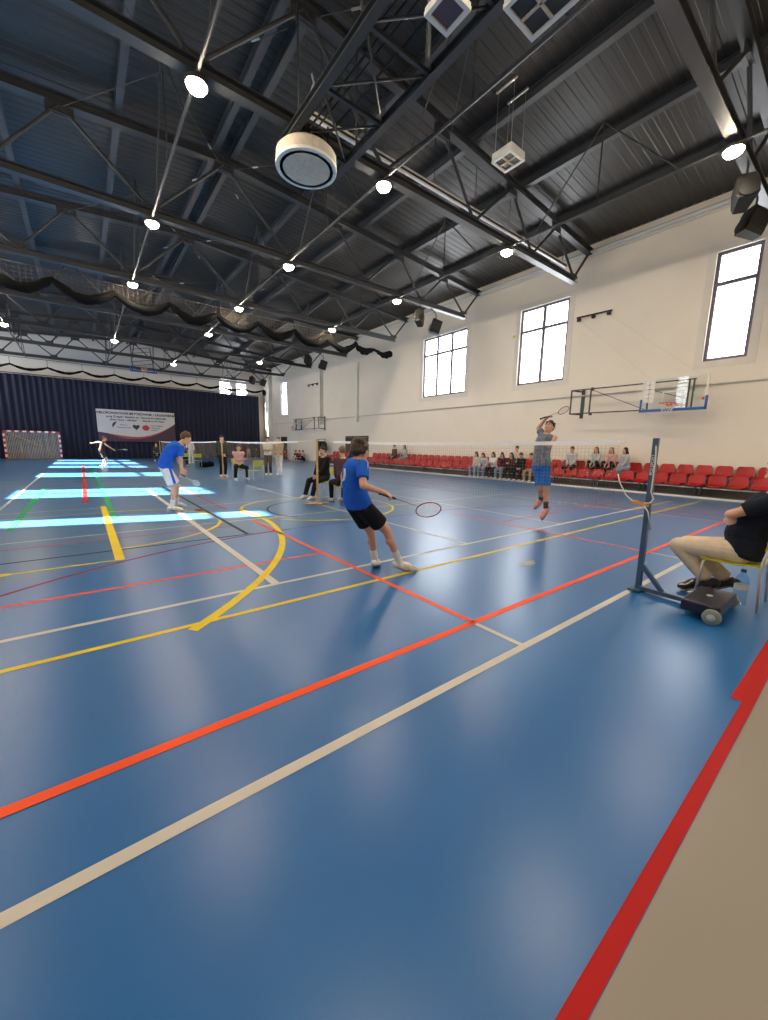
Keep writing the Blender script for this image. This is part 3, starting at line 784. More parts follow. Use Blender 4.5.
for k in range(0, 9):
    for j, (x, w) in enumerate(cols):
        if j not in LIT[k]: continue
        t = l0 if (k == 0 and j == 0) else copy_tree(l0)
        t.location = (x, TY[k], 7.635)
        tag(t, 'round lamp under %s truss from the curtain, %s' % (ordinal(8-k), w), 'lamp', 'round ceiling lamps')
# ------------------------------------------------------------------ stands of red seats
def make_seat(x, y, z):
    """one-piece plastic shell seat facing the courts (towards -X)"""
    t = thing('stand_seat', (x, y, z), None, 'seat')
    prof = [(-.20, -.030), (-.205, .0), (-.17, .022), (-.08, .008), (.05, .0), (.13, .018), (.17, .07), (.195, .16), (.215, .25), (.235, .315), (.242, .33)]
    w = [.185, .20, .215, .222, .222, .222, .222, .220, .212, .180, .12]
    up = []
    for (px, pz), hw in zip(prof, w):
        row = []
        for j in range(9):
            q = (j-4)/4
            row.append(V((x+px-.030*q*q*(1 if pz > .03 else 0), y+q*hw, z+pz+.030*q*q*(1 if pz < .06 else .2))))
        up.append(row)
    b = MB(); n = len(up)
    off = []
    for i in range(n):
        d = (up[min(i+1, n-1)][4]-up[max(i-1, 0)][4]).normalized(); nn = V((d.z, 0, -d.x)); off.append([p + nn*.022 for p in up[i]])
    b.rings([a + list(reversed(c)) for a, c in zip(up, off)])
    b.build('seat_shell', M['red_seat'], t, True, 45)
    MB().span(x-.10, x+.10, y-.16, y-.12, z-.05, z-.018).span(x-.10, x+.10, y+.12, y+.16, z-.05, z-.018).build('mounting_bracket', M['darksteel'], t)
    return t
def stand(y0, y1, label, where, occupied_front, occupied_back):
    r = thing('seating_stand', (15.7, (y0+y1)/2, 0), label, 'stand')
    MB().span(15.0, 15.62, y0, y1, .02, .055).span(15.62, 15.66, y0, y1, .03, .30).build('front_deck', M['plank'], r)
    MB().span(14.955, 14.995, y0, y1, .004, .062).build('edge_strip', M['white'], r)
    MB().span(15.66, 16.27, y0, y1, .27, .31).build('rear_deck', M['plank'], r)
    MB().span(15.24, 15.32, y0, y1, .295, .335).build('front_rail', M['greybar'], r)
    MB().span(15.86, 15.94, y0, y1, .575, .615).build('rear_rail', M['greybar'], r)
    n = int((y1-y0)/1.53)
    for i in range(n+1):
        y = y0+.12+i*(y1-y0-.24)/n
        f = MB()
        for dy in (-.07, .07): f.span(15.20, 15.24, y+dy-.02, y+dy+.02, .055, .335).span(15.32, 15.36, y+dy-.02, y+dy+.02, .055, .30)
        f.build('front_support', M['darksteel'], r)
        MB().span(15.88, 15.92, y-.03, y+.03, .31, .575).build('rear_support', M['darksteel'], r)
    m = int((y1-y0)/.508)
    for i in range(m):
        y = y0+.28+i*.508
        for row, (x, z) in enumerate(((15.32, .390), (15.94, .670))):
            c = copy_tree(SEAT0) if SEAT0.get('used') else SEAT0
            SEAT0['used'] = True
            if 'used' in c.keys() and c is not SEAT0: del c['used']
            c.location = (x, y, z)
            c['label'] = 'red plastic seat, %s from the %s, in the %s row of the %s' % (ordinal(i), where[0], ('front', 'back')[row], where[1])
            c['group'] = 'red seats in the %s row of the %s' % (('front', 'back')[row], where[1])
SEAT0 = make_seat(0, 0, 0)
stand(1.80, 22.3, 'two-step stand with red seats along the beige wall, this side of the double door', ('near end', 'long stand'), [], [])
stand(25.1, 27.75, 'short two-step stand with red seats beyond the double door', ('door end', 'short stand'), [], [])
if 'used' in SEAT0.keys(): del SEAT0['used']

# ------------------------------------------------------------------ nets and posts
def post(x, y, h, mat, label, base_dir):
    r = thing('net_post', (x, y, 0), label, 'net post')
    MB().span(x-.02, x+.02, y-.02, y+.02, .03, h, bev=.004).build('pole', M[mat], r)
    MB().span(x-.30, x+.30, y-.05, y+.05, .004, .03, bev=.006).span(x-.06, x+.06, y-.20, y+.20, .004, .03, bev=.006).build('base_plate', M[mat], r)
    MB().tube([(x, y, h-.02), (x-.02, y+.02, h*.62), (x, y, h*.60)], .006, 6).build('tension_strap', M['strap'], r, True)
    return r
def net(y0, y1, x, pa, pb, label, hang=None):
    r = thing('badminton_net', (x, (y0+y1)/2, 0), label, 'net')
    n = 24; sag = lambda t: 1.522-.030*math.sin(PI*t)
    tp = MB(); tp.rings([[V((x-.004, y0+(y1-y0)*i/n, sag(i/n)-.045)), V((x+.004, y0+(y1-y0)*i/n, sag(i/n)-.045)), V((x+.004, y0+(y1-y0)*i/n, sag(i/n))), V((x-.004, y0+(y1-y0)*i/n, sag(i/n)))] for i in range(n+1)])
    tp.build('tape', M['tape'], r)
    m = MB(); c = .0008; L = y1-y0; k = int(L/.042)
    for i in range(k+1):
        t = i/k; y = y0+L*t; z = sag(t)-.045; m.span(x-c, x+c, y-c, y+c, z-.69, z)
    for j in range(17):
        for i in range(n):
            z0, z1 = sag(i/n)-.045-.69*(j+1)/17, sag((i+1)/n)-.045-.69*(j+1)/17
            m.bar((x, y0+L*i/n, z0), (x, y0+L*(i+1)/n, z1), 2*c, 2*c)
    m.build('netting', M['netcord'], r)
    for ya, yb, za in ((y0, pa, 1.515), (y1, pb, 1.515)):
        MB().tube([(x, ya, za-.01), (x, yb+(.026 if ya > yb else -.026), 1.545)], .004, 6).build('cord', M['rope'], r, True)
    return r
# near post with its wheeled weight
p1 = thing('net_post', (4.40, 1.40, 0), 'blue steel net post on a wheeled weight box near the seated man', 'net post')
q = at(652, 439, X=4.44); P0, P1 = V((4.40, 1.375, .03)), V((4.44, 1.395, 1.54))
MB().bar(P0, P1, .045, .045, (0, 1, 0)).build('pole', M['postblue'], p1)
MB().bar((4.40, 1.395, .035), (4.35, .93, .045), .06, .04).build('base_arm', M['postblue'], p1)
MB().bar(V((4.402, 1.365, .27)), (4.375, 1.16, .05), .035, .035).build('stay', M['postblue'], p1)
MB().span(4.30, 4.46, 1.33, 1.44, .004, .03, bev=.005).build('base_plate', M['postblue'], p1)
tx = bpy.data.curves.new('lettering', 'FONT'); tx.body = 'POLSPORT'; tx.size = .042; tx.extrude = .0006; tx.align_x = 'CENTER'; tx.align_y = 'CENTER'
to = text_mesh(tx); to.parent = p1; to.data.materials.append(M['white'])
pc = lerp(P0, P1, .83) - V((.026, 0, 0)); dd = (P1-P0).normalized()
to.matrix_basis = wm(p1).inverted() @ Matrix.Translation(pc) @ Matrix((dd, V((0, 1, 0)), dd.cross(V((0, 1, 0))))).transposed().to_4x4()
wb = MB().span(4.02, 4.60, .655, .925, .055, .150, bev=.012)
wbx = wb.build('weight_box', M['weight'], p1)
MB().cyl((4.31, .79, .150), (4.31, .79, .158), .022, 16).build('filler_plug', M['chrome'], wbx, True, 40)
for xx in (4.00, 4.62):
    s = -1 if xx < 4.3 else 1
    wl = MB().lathe((xx - s*.0, .70, .065), [(.020, -.024*1), (.05, -.024), (.064, -.016), (.064, .016), (.05, .024), (.020, .024)], 28, (s, 0, 0)).build('wheel', M['wheel'], p1, True, 35)
    MB().lathe((xx+s*.022, .70, .065), [(.030, 0), (.028, .006), (.010, .010), (.010, .016)], 20, (s, 0, 0)).build('hub', M['chrome'], wl, True, 35)
MB().bar(at(649, 505.5, X=4.40), at(633, 501.5, X=4.40), .02, .035).build('strap', M['strap'], p1)
h0 = lerp(P0, P1, .99); hk = at(643, 503.5, X=4.405)
MB().tube([at(618, 474, X=4.42), at(620, 483, X=4.42), at(626, 495, X=4.42), at(634, 502.5, X=4.43), hk], .006, 6).tube([h0, at(655.5, 460, Y=1.36), at(652.5, 482, Y=1.36), at(651, 492, Y=1.36), at(653.5, 499, Y=1.35), at(650, 503, Y=1.36), at(644, 503, Y=1.37)], .006, 6).tube([hk, at(648, 512, Y=1.36), at(650.5, 530, Y=1.36)], .006, 6).build('rope', M['rope'], p1, True)
post(4.42, 8.33, 1.56, 'wood', 'tan net post beside the black-clad official', 0)
post(4.42, 16.35, 1.56, 'wood', 'tan net post beside the seated official in a pink top', 0)
post(4.42, 32.2, 1.56, 'wood', 'distant tan net post near the curtain', 0)
post(4.42, 24.4, 1.56, 'wood', 'tan net post in line between the nets beyond the bent player', 0)
net(1.72, 7.55, 4.42, 1.40, 8.33, 'near badminton net with a white tape in front of the jumping player')
net(9.40, 15.65, 4.42, 8.33, 16.35, 'badminton net between the two tan posts past the black-clad official')
net(17.2, 23.6, 4.42, 16.35, 24.4, 'third badminton net, behind the bent player in blue')
net(25.2, 31.5, 4.42, 24.4, 32.2, 'most distant badminton net, by the curtain')

# ------------------------------------------------------------------ water bottle, shuttlecocks
b0 = V((4.76, .66, 0))
bt = thing('water_bottle', b0, 'clear plastic water bottle with blue cap standing under the lime chair', 'bottle')
K_ = 1.22; prof = [(.030, .004), (.042, .010), (.043, .05), (.040, .058), (.043, .066), (.043, .12), (.039, .135), (.043, .15), (.043, .20), (.036, .225), (.018, .255), (.014, .262), (.014, .272)]
MB().lathe(b0, [(r*K_, h*K_) for r, h in prof], 24).build('bottle_body', M['bottle'], bt, True, 60)
MB().lathe(b0, [(r*K_, h*K_) for r, h in ((.0435, .128), (.0438, .13), (.0438, .165), (.0435, .167))], 24).build('label_band', M['palegrey'], bt, True, 60)
MB().lathe(b0, [(r*K_, h*K_) for r, h in ((.016, .264), (.0165, .266), (.0165, .284), (.014, .287))], 20).build('cap', M['bluecap'], bt, True, 40)
def shuttle(c, d, label, m):
    c, d = V(c), V(d).normalized(); t = thing('shuttlecock', c, label, 'shuttlecock')
    u, v, _ = frame_of(d); s = MB(); s.ball(c, .013, n=12, m=8); s.build('cork', M['white'], t, True)
    f = MB()
    for i in range(16):
        a = 2*PI*i/16; e = u*math.cos(a)+v*math.sin(a); e2 = u*math.cos(a+.33)+v*math.sin(a+.33); k = u*math.cos(a+.17)+v*math.sin(a+.17)
        f.rings([[c-d*.008+k*.011+k*.001, c-d*.008+k*.012, c-d*.008+e*.012], [c-d*.065+e*.031, c-d*.065+e2*.031, c-d*.065+k*.0335]])
    f.tube([c-d*.03+(u*math.cos(i*PI/8)+v*math.sin(i*PI/8))*.021 for i in range(16)], .001, 4, True)
    f.build('skirt', m, t)
shuttle(at(512.5, 338.5, D=7.4), (-.5, .2, -.6), 'yellow shuttlecock flying high above the jumping player', M['shuttle'])

# ------------------------------------------------------------------ basketball on the seat wall
def wall_basket(yb, dirn, label, ylen, near=True):
    """glass board on a side-folding frame; yb: centre of the board, dirn: way the frame runs"""
    r = thing('basketball_hoop', (15.5, yb, 2.8), label, 'basketball hoop')
    x = 15.5; w, z0, z1 = .90, 2.80, 3.85
    MB().span(x-.006, x+.006, yb-w, yb+w, z0, z1).build('backboard', M['board'], r)
    f = MB()
    for a, b, c, d in ((yb-w, yb+w, z1-.04, z1), (yb-w, yb+w, z0, z0+.04), (yb-w, yb-w+.04, z0, z1), (yb+w-.04, yb+w, z0, z1)): f.span(x-.016, x+.016, a, b, c, d)
    f.build('board_border', M['white'], r)
    f = MB()
    for a, b, c, d in ((yb-.295, yb+.295, z0+.56, z0+.60), (yb-.295, yb+.295, z0+.15, z0+.19), (yb-.295, yb-.255, z0+.19, z0+.56), (yb+.255, yb+.295, z0+.19, z0+.56)): f.span(x-.010, x-.006, a, b, c, d)
    f.build('aiming_square', M['white'], r)
    f = MB(); f.span(x-.03, x+.03, yb-w-.02, yb+w+.02, z0-.05, z0+.035).span(x-.03, x+.03, yb-w-.03, yb-w+.03, z0-.05, z0+.38).span(x-.03, x+.03, yb+w-.03, yb+w+.03, z0-.05, z0+.38)
    f.build('edge_padding', M['boardblue'], r)
    hc = V((x-.40, yb, z0+.17))
    hp = MB(); hp.tube([hc + V((.225*math.cos(i*PI/16), .225*math.sin(i*PI/16), 0)) for i in range(32)], .012, 8, True); hp.span(x-.18, x-.01, yb-.09, yb+.09, z0+.10, z0+.18).span(x-.19, x-.05, yb-.16, yb+.16, z0+.155, z0+.175)
    hoop = hp.build('rim', M['hoop'], r, True, 40)
    nt = MB()
    for i in range(12):
        a0, a1 = i*PI/6, i*PI/6+PI/6
        P = lambda a, rr, z: hc + V((rr*math.cos(a), rr*math.sin(a), z))
        for q in (a0, a1 - PI/6 - PI/12*0): pass
        nt.tube([P(a0, .22, -.01), P(a0+.26, .17, -.13), P(a0+.52, .14, -.25), P(a0+.78, .13, -.36)], .005, 4); nt.tube([P(a0, .22, -.01), P(a0-.26, .17, -.13), P(a0-.52, .14, -.25), P(a0-.78, .13, -.36)], .005, 4)
    nt.build('hoop_net', M['rope'], hoop)
    g = MB()
    if near:                                        # printed strip seen behind the glass
        for i in range(5):
            for k in range(2):
                g.span(x-.010, x-.007, yb+w-.36+k*.155, yb+w-.215+k*.155, z0+.26+i*.15, z0+.39+i*.15)
        g.build('board_lettering', M['white'], r)
        g = MB(); g.span(x-.010, x-.007, yb-w+.05, yb-w+.12, z0+.25, z0+.34).build('board_logo', M['hoop'], r)
    # swing frame behind the board
    t = .022; xb = x+.12; ye = yb+dirn*ylen; a = MB(); c = MB()
    for z in (z0+.03, z1-.12):
        a.bar((xb, yb-dirn*.55, z), (xb, ye, z+.02), .04, .04)
        c.bar((xb, ye, z+.02), (XW, ye-dirn*.15, z+.02), .05, .05)
    for yy in (yb-dirn*.50, yb-dirn*.38, yb+dirn*.75, ye-dirn*.75, ye): a.bar((xb, yy, z0+.03), (xb, yy, z1-.10), .04, .05, (1, 0, 0))
    a.bar((xb, yb+dirn*.8, z0+.05), (xb, ye-dirn*.78, z1-.14), .02, .02); a.bar((xb, yb-dirn*.3, z0+.35), (xb, yb+dirn*.8, z1-.3), .02, .02)
    a.build('swing_frame', M['darksteel'], r)
    c.span(XW-.05, XW, ye-dirn*.15-.06, ye-dirn*.15+.06, z0-.10, z1)
    c.build('wall_bracket', M['darksteel'], r)
    for c, (za, zb) in ((MB(), (z0-.04, z0+.06)), (MB(), (z1-.18, z1-.06))): c.span(xb-.05, xb+.05, ye-dirn*.80-.04, ye-dirn*.80+.04, za, zb).build('clamp', M['darksteel'], r)
    return r
wall_basket(4.57, 1, 'glass basketball board on a black side frame under the pulley bar', 3.45)
wall_basket(33.0, -1, 'distant basketball board on a black frame near the narrow far window', 3.9, False)
def pulley_bar(pa, pb, label, cables):
    a, b = at(*pa, X=XW-.08), at(*pb, X=XW-.08)
    r = thing('pulley_bar', lerp(a, b, .5), label, 'pulley bar')
    MB().bar(a, b, .05, .045).build('bar', M['black'], r)
    for t in (.07, .5, .93):
        p = lerp(a, b, t); k = MB().box(p + V((-.02, 0, -.09)), (.10, .11, .12)).build('pulley_block', M['black'], r)
    for p, q in cables: MB().tube([p, q], .004, 5).build('cable', M['greybar'], r, True)
    return a, b
a, b = at(577, 318, X=XW-.08), at(612, 310, X=XW-.08)
pulley_bar((577, 318), (612, 310), 'black bar with three pulley blocks on the wall above the glass board', ((lerp(a, b, .1)+V((-.05, 0, -.13)), V((15.62, 5.3, 3.86))), (lerp(a, b, .92)+V((-.05, 0, -.13)), V((15.62, 3.95, 3.86)))))
pulley_bar((308, 385), (318, 383), 'small distant pulley bar high on the wall past the downpipe', ())

# ------------------------------------------------------------------ speakers hung from the trusses
def speakers(y, x, labels, zc=7.05):
    for i, (dx, dz, yaw, lab) in enumerate(labels):
        p = V((x+dx, y, zc+dz)); t = thing('hanging_speaker', p, lab, 'speaker', 'loudspeakers under the trusses'); K_ = .86
        R = Matrix.Rotation(yaw, 3, 'Z') @ Matrix.Rotation(.30, 3, 'Y')
        pl = lambda s, dx: [p + R @ V((dx*K_, sy*s*.5*K_*1.1, sz*.5*K_)) for sy, sz in ((-.34, -.66), (-.44, -.42), (-.44, .42), (-.34, .66), (.34, .66), (.44, .42), (.44, -.42), (.34, -.66))]
        MB().rings([pl(1, -.24), pl(.72, .26)]).build('cabinet', M['black'], t)
        MB().rings([pl(.9, -.265), pl(.9, -.24)]).build('grille_cloth', M['grille'], t)
        u = MB(); c = p + R @ V((-.266, 0, .0))
        u.lathe(p + R @ V((-.262, 0, -.12)), [(.16, 0), (.17, .008), (.15, .014)], 20, R @ V((-1, 0, 0))).build('driver_ring', M['black'], t, True, 40)
        MB().tube([p + V((0, 0, .2)), p + V((0, 0, .55)), (x+dx*.3, y, 7.62)], .025, 8).build('hanging_bracket', M['steel'], t, True)
speakers(2.75, 12.35, ((-.22, .14, .5, 'big dark speaker with visible cone, hung by the narrow window'), (.98, -.06, -.7, 'black angular speaker hung just beside the cone speaker')), 6.98)
speakers(13.45, 12.75, ((-.48, .05, .6, 'black speaker hung over the three-pane window, nearer the ridge'), (.52, -.12, -.6, 'black tilted speaker hung right over the three-pane window')), 7.0)
speakers(24.15, 12.75, ((-.5, .05, .6, 'distant speaker near the grey cable channel, nearer the ridge'), (.6, -.1, -.6, 'distant tilted speaker in front of the grey cable channel')), 6.9)
speakers(34.85, 12.75, ((-.5, .05, .6, 'small far speaker above the curtain corner, nearer the ridge'), (.5, -.05, -.6, 'small far speaker above the curtain corner, nearer the wall')), 6.9)

# ------------------------------------------------------------------ hanging gear under the roof
dc = V((4.10, 8.05, 6.99))
dr = thing('ceiling_fan_unit', dc, 'big round cream drum hanging under the roof ridge', 'ceiling unit')
MB().lathe(dc, [(.56, .0), (.60, -.0), (.61, .05), (.60, .21), (.54, .27), (.20, .31)], 40).build('drum_housing', M['cream'], dr, True, 40)
MB().lathe(dc, [(.605, -.03), (.61, -.025), (.612, .02), (.56, .02), (.535, -.03)], 40).build('white_rim', M['white'], dr, True, 40)
MB().lathe(dc, [(.535, -.02), (.535, .01), (.475, .01), (.475, -.02)], 40).build('black_gap', M['black'], dr, True, 40)
MB().lathe(dc, [(.02, -.055), (.30, -.045), (.47, -.03), (.475, .0)], 40).build('face_disc', M['cream'], dr, True, 60)
mt = MB()
for i in range(4):
    a = PI/4+i*PI/2; mt.cyl(dc+V((.45*math.cos(a), .45*math.sin(a), .38)), dc+V((.45*math.cos(a), .45*math.sin(a), .70)), .018, 6)
mt.span(dc.x-.25, dc.x+.25, dc.y-.25, dc.y+.25, dc.z+.42, dc.z+.55)
mt.build('hanger', M['black'], dr)
# gantry along the ridge between the first trusses
gt = thing('ridge_gantry', (4.4, 5.4, 7.5), 'dark lattice gantry with cables running along the ridge to the drum', 'gantry')
for x in (3.78, 5.08): MB().ibeam((x, 2.75, 7.50), (x, 8.6, 7.50), .14, .16).build('side_rail', M['steel'], gt)
for i in range(5):
    y0 = 2.9+i*1.3
    MB().bar((3.78, y0, 7.5), (5.08, y0, 7.5), .06, .06).build('cross_rail', M['steel'], gt)
    if i < 4:
        MB().cyl((3.78, y0, 7.5), (5.08, y0+1.3, 7.5), .022, 6).build('brace_bar', M['steel'], gt, True); MB().cyl((5.08, y0, 7.5), (3.78, y0+1.3, 7.5), .022, 6).build('brace_bar', M['steel'], gt, True)
for i, x in enumerate((4.0, 4.12, 4.24, 4.5)): MB().tube([(x, 2.8, 7.62), (x+.02, 5, 7.60), (x-.02, 7.9, 7.63)], .016+.006*(i % 2), 6).build('cable', M['black'], gt, True)
for x in (3.78, 5.08):
    for y in (3.4, 5.6, 7.7): MB().cyl((x, y, 7.55), (x, y, 9.6), .02, 6).build('hanger', M['steel'], gt, True)
MB().tube([at(311, 108, z=7.5), at(309, 98, z=7.6), at(312, 88, z=7.75), at(314, 82, z=7.9)], .014, 6).build('loose_cable', M['rope'], gt, True)
# pale twin rail
rl = thing('ceiling_track', (9, 8.62, 8.55), 'pale aluminium double track fixed under the roof beyond the drum', 'track')
A, B = at(310, 110, Y=8.72), at(566, 268, Y=8.72)
zz = (A.z+B.z)/2
for dz in (-.055, .055): MB().bar((A.x, 8.72, zz+dz), (B.x, 8.72, zz+dz), .07, .04).build('rail', M['white'], rl)
MB().bar((A.x, 8.72, zz), (B.x, 8.72, zz), .05, .06).build('track_core', M['darksteel'], rl)
for i in range(7):
    x = A.x+.3+i*(B.x-A.x-.6)/6; MB().cyl((x, 8.72, zz), (x, 8.72, roof_z(x)), .012, 6).build('hanger', M['steel'], rl, True)
def heater(c, sx, sy, h, label, face, bars, top=None):
    zr = top or roof_z(c[0])-.2
    c = V(c); t = thing('air_heater', c, label, 'air heater')
    MB().span(c.x-sx/2, c.x+sx/2, c.y-sy/2, c.y+sy/2, c.z+.02, c.z+h, bev=.02).build('casing', M['white'], t)
    f = MB(); w = .055
    for a, b, d, e in ((-sx/2, sx/2, -sy/2, -sy/2+w), (-sx/2, sx/2, sy/2-w, sy/2), (-sx/2, -sx/2+w, -sy/2+w, sy/2-w), (sx/2-w, sx/2, -sy/2+w, sy/2-w)): f.span(c.x+a, c.x+b, c.y+d, c.y+e, c.z-.03, c.z+.02)
    f.build('face_frame', M['white'], t)
    MB().span(c.x-sx/2+w, c.x+sx/2-w, c.y-sy/2+w, c.y+sy/2-w, c.z, c.z+.019).build('face_grille', M[face], t)
    if bars:
        f = MB(); f.span(c.x-.02, c.x+.02, c.y-sy/2+w, c.y+sy/2-w, c.z-.02, c.z).span(c.x-sx/2+w, c.x+sx/2-w, c.y-.02, c.y+.02, c.z-.02, c.z)
        f.build('cross_bar', M['cream'], t)
    for a in (-1, 1):
        for b in (-1, 1): MB().cyl((c.x+a*sx*.4, c.y+b*sy*.4, c.z+h), (c.x+a*sx*.4, c.y+b*sy*.4, zr), .006, 5).build('hanging_wire', M['galv'], t, True)
    MB().bar((c.x-sx*.4, c.y-sy*.5, zr-.03), (c.x-sx*.4, c.y+sy*.5, zr-.03), .04, .04).bar((c.x+sx*.4, c.y-sy*.5, zr-.03), (c.x+sx*.4, c.y+sy*.5, zr-.03), .04, .04).build('hanging_bar', M['galv'], t)
heater(at(447.5, 11, z=7.0), .43, .43, .07, 'square white-framed box with a dark purple face under the roof', 'purple', False, 7.40)
heater(at(541, 2, z=7.0), .66, .66, .09, 'larger white-framed box with dark panes and cream bars under the roof', 'darksteel', True, 7.40)
heater(at(508, 161, z=8.2), .55, .55, .17, 'small box with four dark panes hung on wires near the purlins', 'darksteel', True)

# ------------------------------------------------------------------ scalloped netting curtains tied up under the roof
def scallop(y, x0, pitch, n, zt, zb, r0, zrail, label, dense, lump=None):
    t = thing('divider_netting', (x0+pitch*n/2, y, zb), label, 'netting')
    b = MB(); pts = []; rr = []
    for i in range(n*10+1):
        u = i/10; s = abs(math.sin(PI*u)); pts.append(V((x0+u*pitch, y+.06*math.sin(u*9), zt-(zt-zb)*s))); rr.append(r0*(.75+.45*s+.12*math.sin(u*23)))
    b.tube(pts, rr, 8); b.build('gathered_hem', M['blackcloth'], t, True)
    h = MB()
    for i in range(n+1): h.cyl((x0+i*pitch, y, zt), (x0+i*pitch, y, zrail), .012, 5)
    h.build('pull_cord', M['black'], t)
    MB().cyl((x0, y, zrail), (x0+n*pitch, y, zrail), .02, 6).build('top_cable', M['steel'], t, True)
    m = MB(); g = .16 if dense else .4
    if dense:
        for i in range(int(n*pitch/g)):
            x = x0+i*g; u = (x-x0)/pitch; zl = zt-(zt-zb)*abs(math.sin(PI*u)); m.span(x-.002, x+.002, y-.002, y+.002, zl, zrail)
        for j in range(4):
            for i in range(n*6):
                f = (j+1)/5
                P = lambda u: V((x0+u*pitch, y, (zt-(zt-zb)*abs(math.sin(PI*u)))*(1-f)+zrail*f))
                m.bar(P(i/6), P((i+1)/6), .004, .004)
        m.build('netting', M['netcord'], t)
    if lump:
        l = MB()
        for p, r in lump: l.ball(p, r, n=14, m=10)
        blend(l.build('bundled_end', M['blackcloth'], t, True), .05, 3)
    return t
scallop(19.45, -8.0+.05, 1.895, 11, 7.20, 6.74, .15, 7.52, 'black scalloped netting tied up beneath the roof across mid-hall', True, [(V((13.1+.25*i, 19.45, 6.98-.10*math.sin(i*1.1))), (.22, .14, .15+.08*math.sin(i*.9+.4))) for i in range(10)])
scallop(38.6, -7.6, 2.02, 11, 6.72, 6.45, .085, 7.25, 'thin black scalloped netting tied up in front of the navy curtain', False, [(V((14.7, 38.6, 6.5)), (.2, .15, .3))])

# ------------------------------------------------------------------ curtain, banner, goal, far basket
cu = thing('stage_curtain', (3.6, 41.2, 0), 'tall pleated navy curtain covering the end wall', 'curtain')
b = MB(); rows = []
n = 900; x0, x1 = XL+.05, 15.05
def pleat(i):
    x = x0+(x1-x0)*i/n
    return x, .075*math.sin(x*2*PI/.40+2.2*noise.noise(V((x*.7, 0, 0)))) + .05*noise.noise(V((x*3.1, 5, 0)))
for z in (.03, 1.5, 3.2, 4.8, 6.38):
    k = .75+.25*(1-z/6.4)
    rows.append([V((x, 41.2+d*k, z)) for x, d in map(pleat, range(n+1))])
b.rings(rows, False, False, closed=False); b.build('pleated_cloth', M['curtain'], cu, True)
MB().cyl((x0, 41.2, 6.46), (x1, 41.2, 6.46), .035, 8).build('curtain_rail', M['darksteel'], cu, True)
MB().span(x0, x1, 41.28, 41.30, .03, 6.36).build('lining', M['curtain'], cu)
# banner
yb_ = 41.02
bl, br_, zt_, zb_ = at(95.5, 408.5, Y=yb_).x, at(174, 412, Y=yb_).x, at(95.5, 408.5, Y=yb_).z, at(97.5, 441, Y=yb_).z
bn = thing('banner', ((bl+br_)/2, yb_, zb_), 'wide printed banner with white upper half pinned to the navy curtain', 'banner')
W, Hh = br_-bl, zt_-zb_
B_ = lambda u, v, d=0: V((bl+u*W, yb_-d, zb_+v*Hh))
MB().rings([[B_(0, 0), B_(1, 0), B_(1, 0, -.01), B_(0, 0, -.01)], [B_(0, 1), B_(1, 1), B_(1, 1, -.01), B_(0, 1, -.01)]]).build('banner_cloth', M['banner_d'], bn)
def curve_low(u): return .30 - .17*math.sin(PI*min(1, u*1.5)*.5)*1.0 + (.50*max(0, (u-.35)/.65)**2.2)
k = 24
up_ = MB(); up_.rings([[B_(i/k, curve_low(i/k), .006), B_(i/k, 1, .006), B_(i/k, 1, .002), B_(i/k, curve_low(i/k), .002)] for i in range(k+1)]); up_.build('white_field', M['banner_w'], bn)
rd = MB(); rd.rings([[B_(i/k, curve_low(i/k)-.10*min(1, max(0, (i/k-.12)/.2))*(1.15-i/k), .007), B_(i/k, curve_low(i/k), .007), B_(i/k, curve_low(i/k), .003), B_(i/k, curve_low(i/k)-.10*min(1, max(0, (i/k-.12)/.2))*(1.15-i/k), .003)] for i in range(3, k+1)]); rd.build('red_swoosh', M['banner_r'], bn)
def letters(txt, u, v, size, m, parent, align='CENTER', y=.012, wd=None):
    c = bpy.data.curves.new('lettering', 'FONT'); c.body = txt; c.size = size; c.align_x = align; c.align_y = 'CENTER'; c.extrude = .002; c.offset = size*.035
    if wd: c.space_character = wd
    o = text_mesh(c); o.data.materials.append(m); o.parent = parent
    p = B_(u, v, y); o.matrix_basis = wm(parent).inverted() @ Matrix.Translation(p) @ Matrix.Rotation(PI/2, 4, 'X'); return o
letters('WIELOPOWIATOWE IMI BOROWNIK I ZAGADNIENIA', .50, .893, .265, M['ink'], bn, wd=.92)
letters('przy Zespole Szkolno im. Tanoraj Kronikowski', .50, .785, .235, M['ink'], bn)
letters('„Rowerowa – oświata”  –  Aktywni w Kielcach', .50, .688, .215, M['ink'], bn)
for i, tx_ in enumerate(('Centrum Edukacji', 'i Wychowania', 'w Powiecie')): letters(tx_, .66, .54-.075*i, .13, M['ink'], bn, 'LEFT')
letters('FUNDACJA', .275, .53, .10, M['ink'], bn, 'LEFT'); letters('Wychowania i Sportu', .235, .45, .12, M['ink'], bn, 'LEFT')
lg = MB(); c0 = B_(.235, .50, .012)
lg.rings([[c0 + V((r*math.cos(a), -.004*q, r*math.sin(a))) for r, q in ((.34, 0), (.34, 1), (.34-.17*math.sin(t*PI)-.01, 1), (.34-.17*math.sin(t*PI)-.01, 0))] for t in [i/12 for i in range(13)] for a in [PI*.45+t*PI*.75]]); lg.build('crescent_logo', M['ink'], bn)
hb = MB(); hc_ = B_(.475, .475, .012); hb.prism([hc_ + V((.27*(16*math.sin(t)**3)/16, 0, .27*(13*math.cos(t)-5*math.cos(2*t)-2*math.cos(3*t)-math.cos(4*t))/16)) for t in [2*PI*i/28 for i in range(28)]], (0, -.004, 0)); hb.build('heart_logo', M['ink'], bn)
ap = MB(); ac = B_(.60, .46, .012); ap.prism([ac + V((.27*math.cos(t)*(1+.08*math.cos(2*t)), 0, .24*math.sin(t)-0)) for t in [2*PI*i/24 for i in range(24)]], (0, -.004, 0)); ap.build('round_red_logo', M['inkred'], bn)
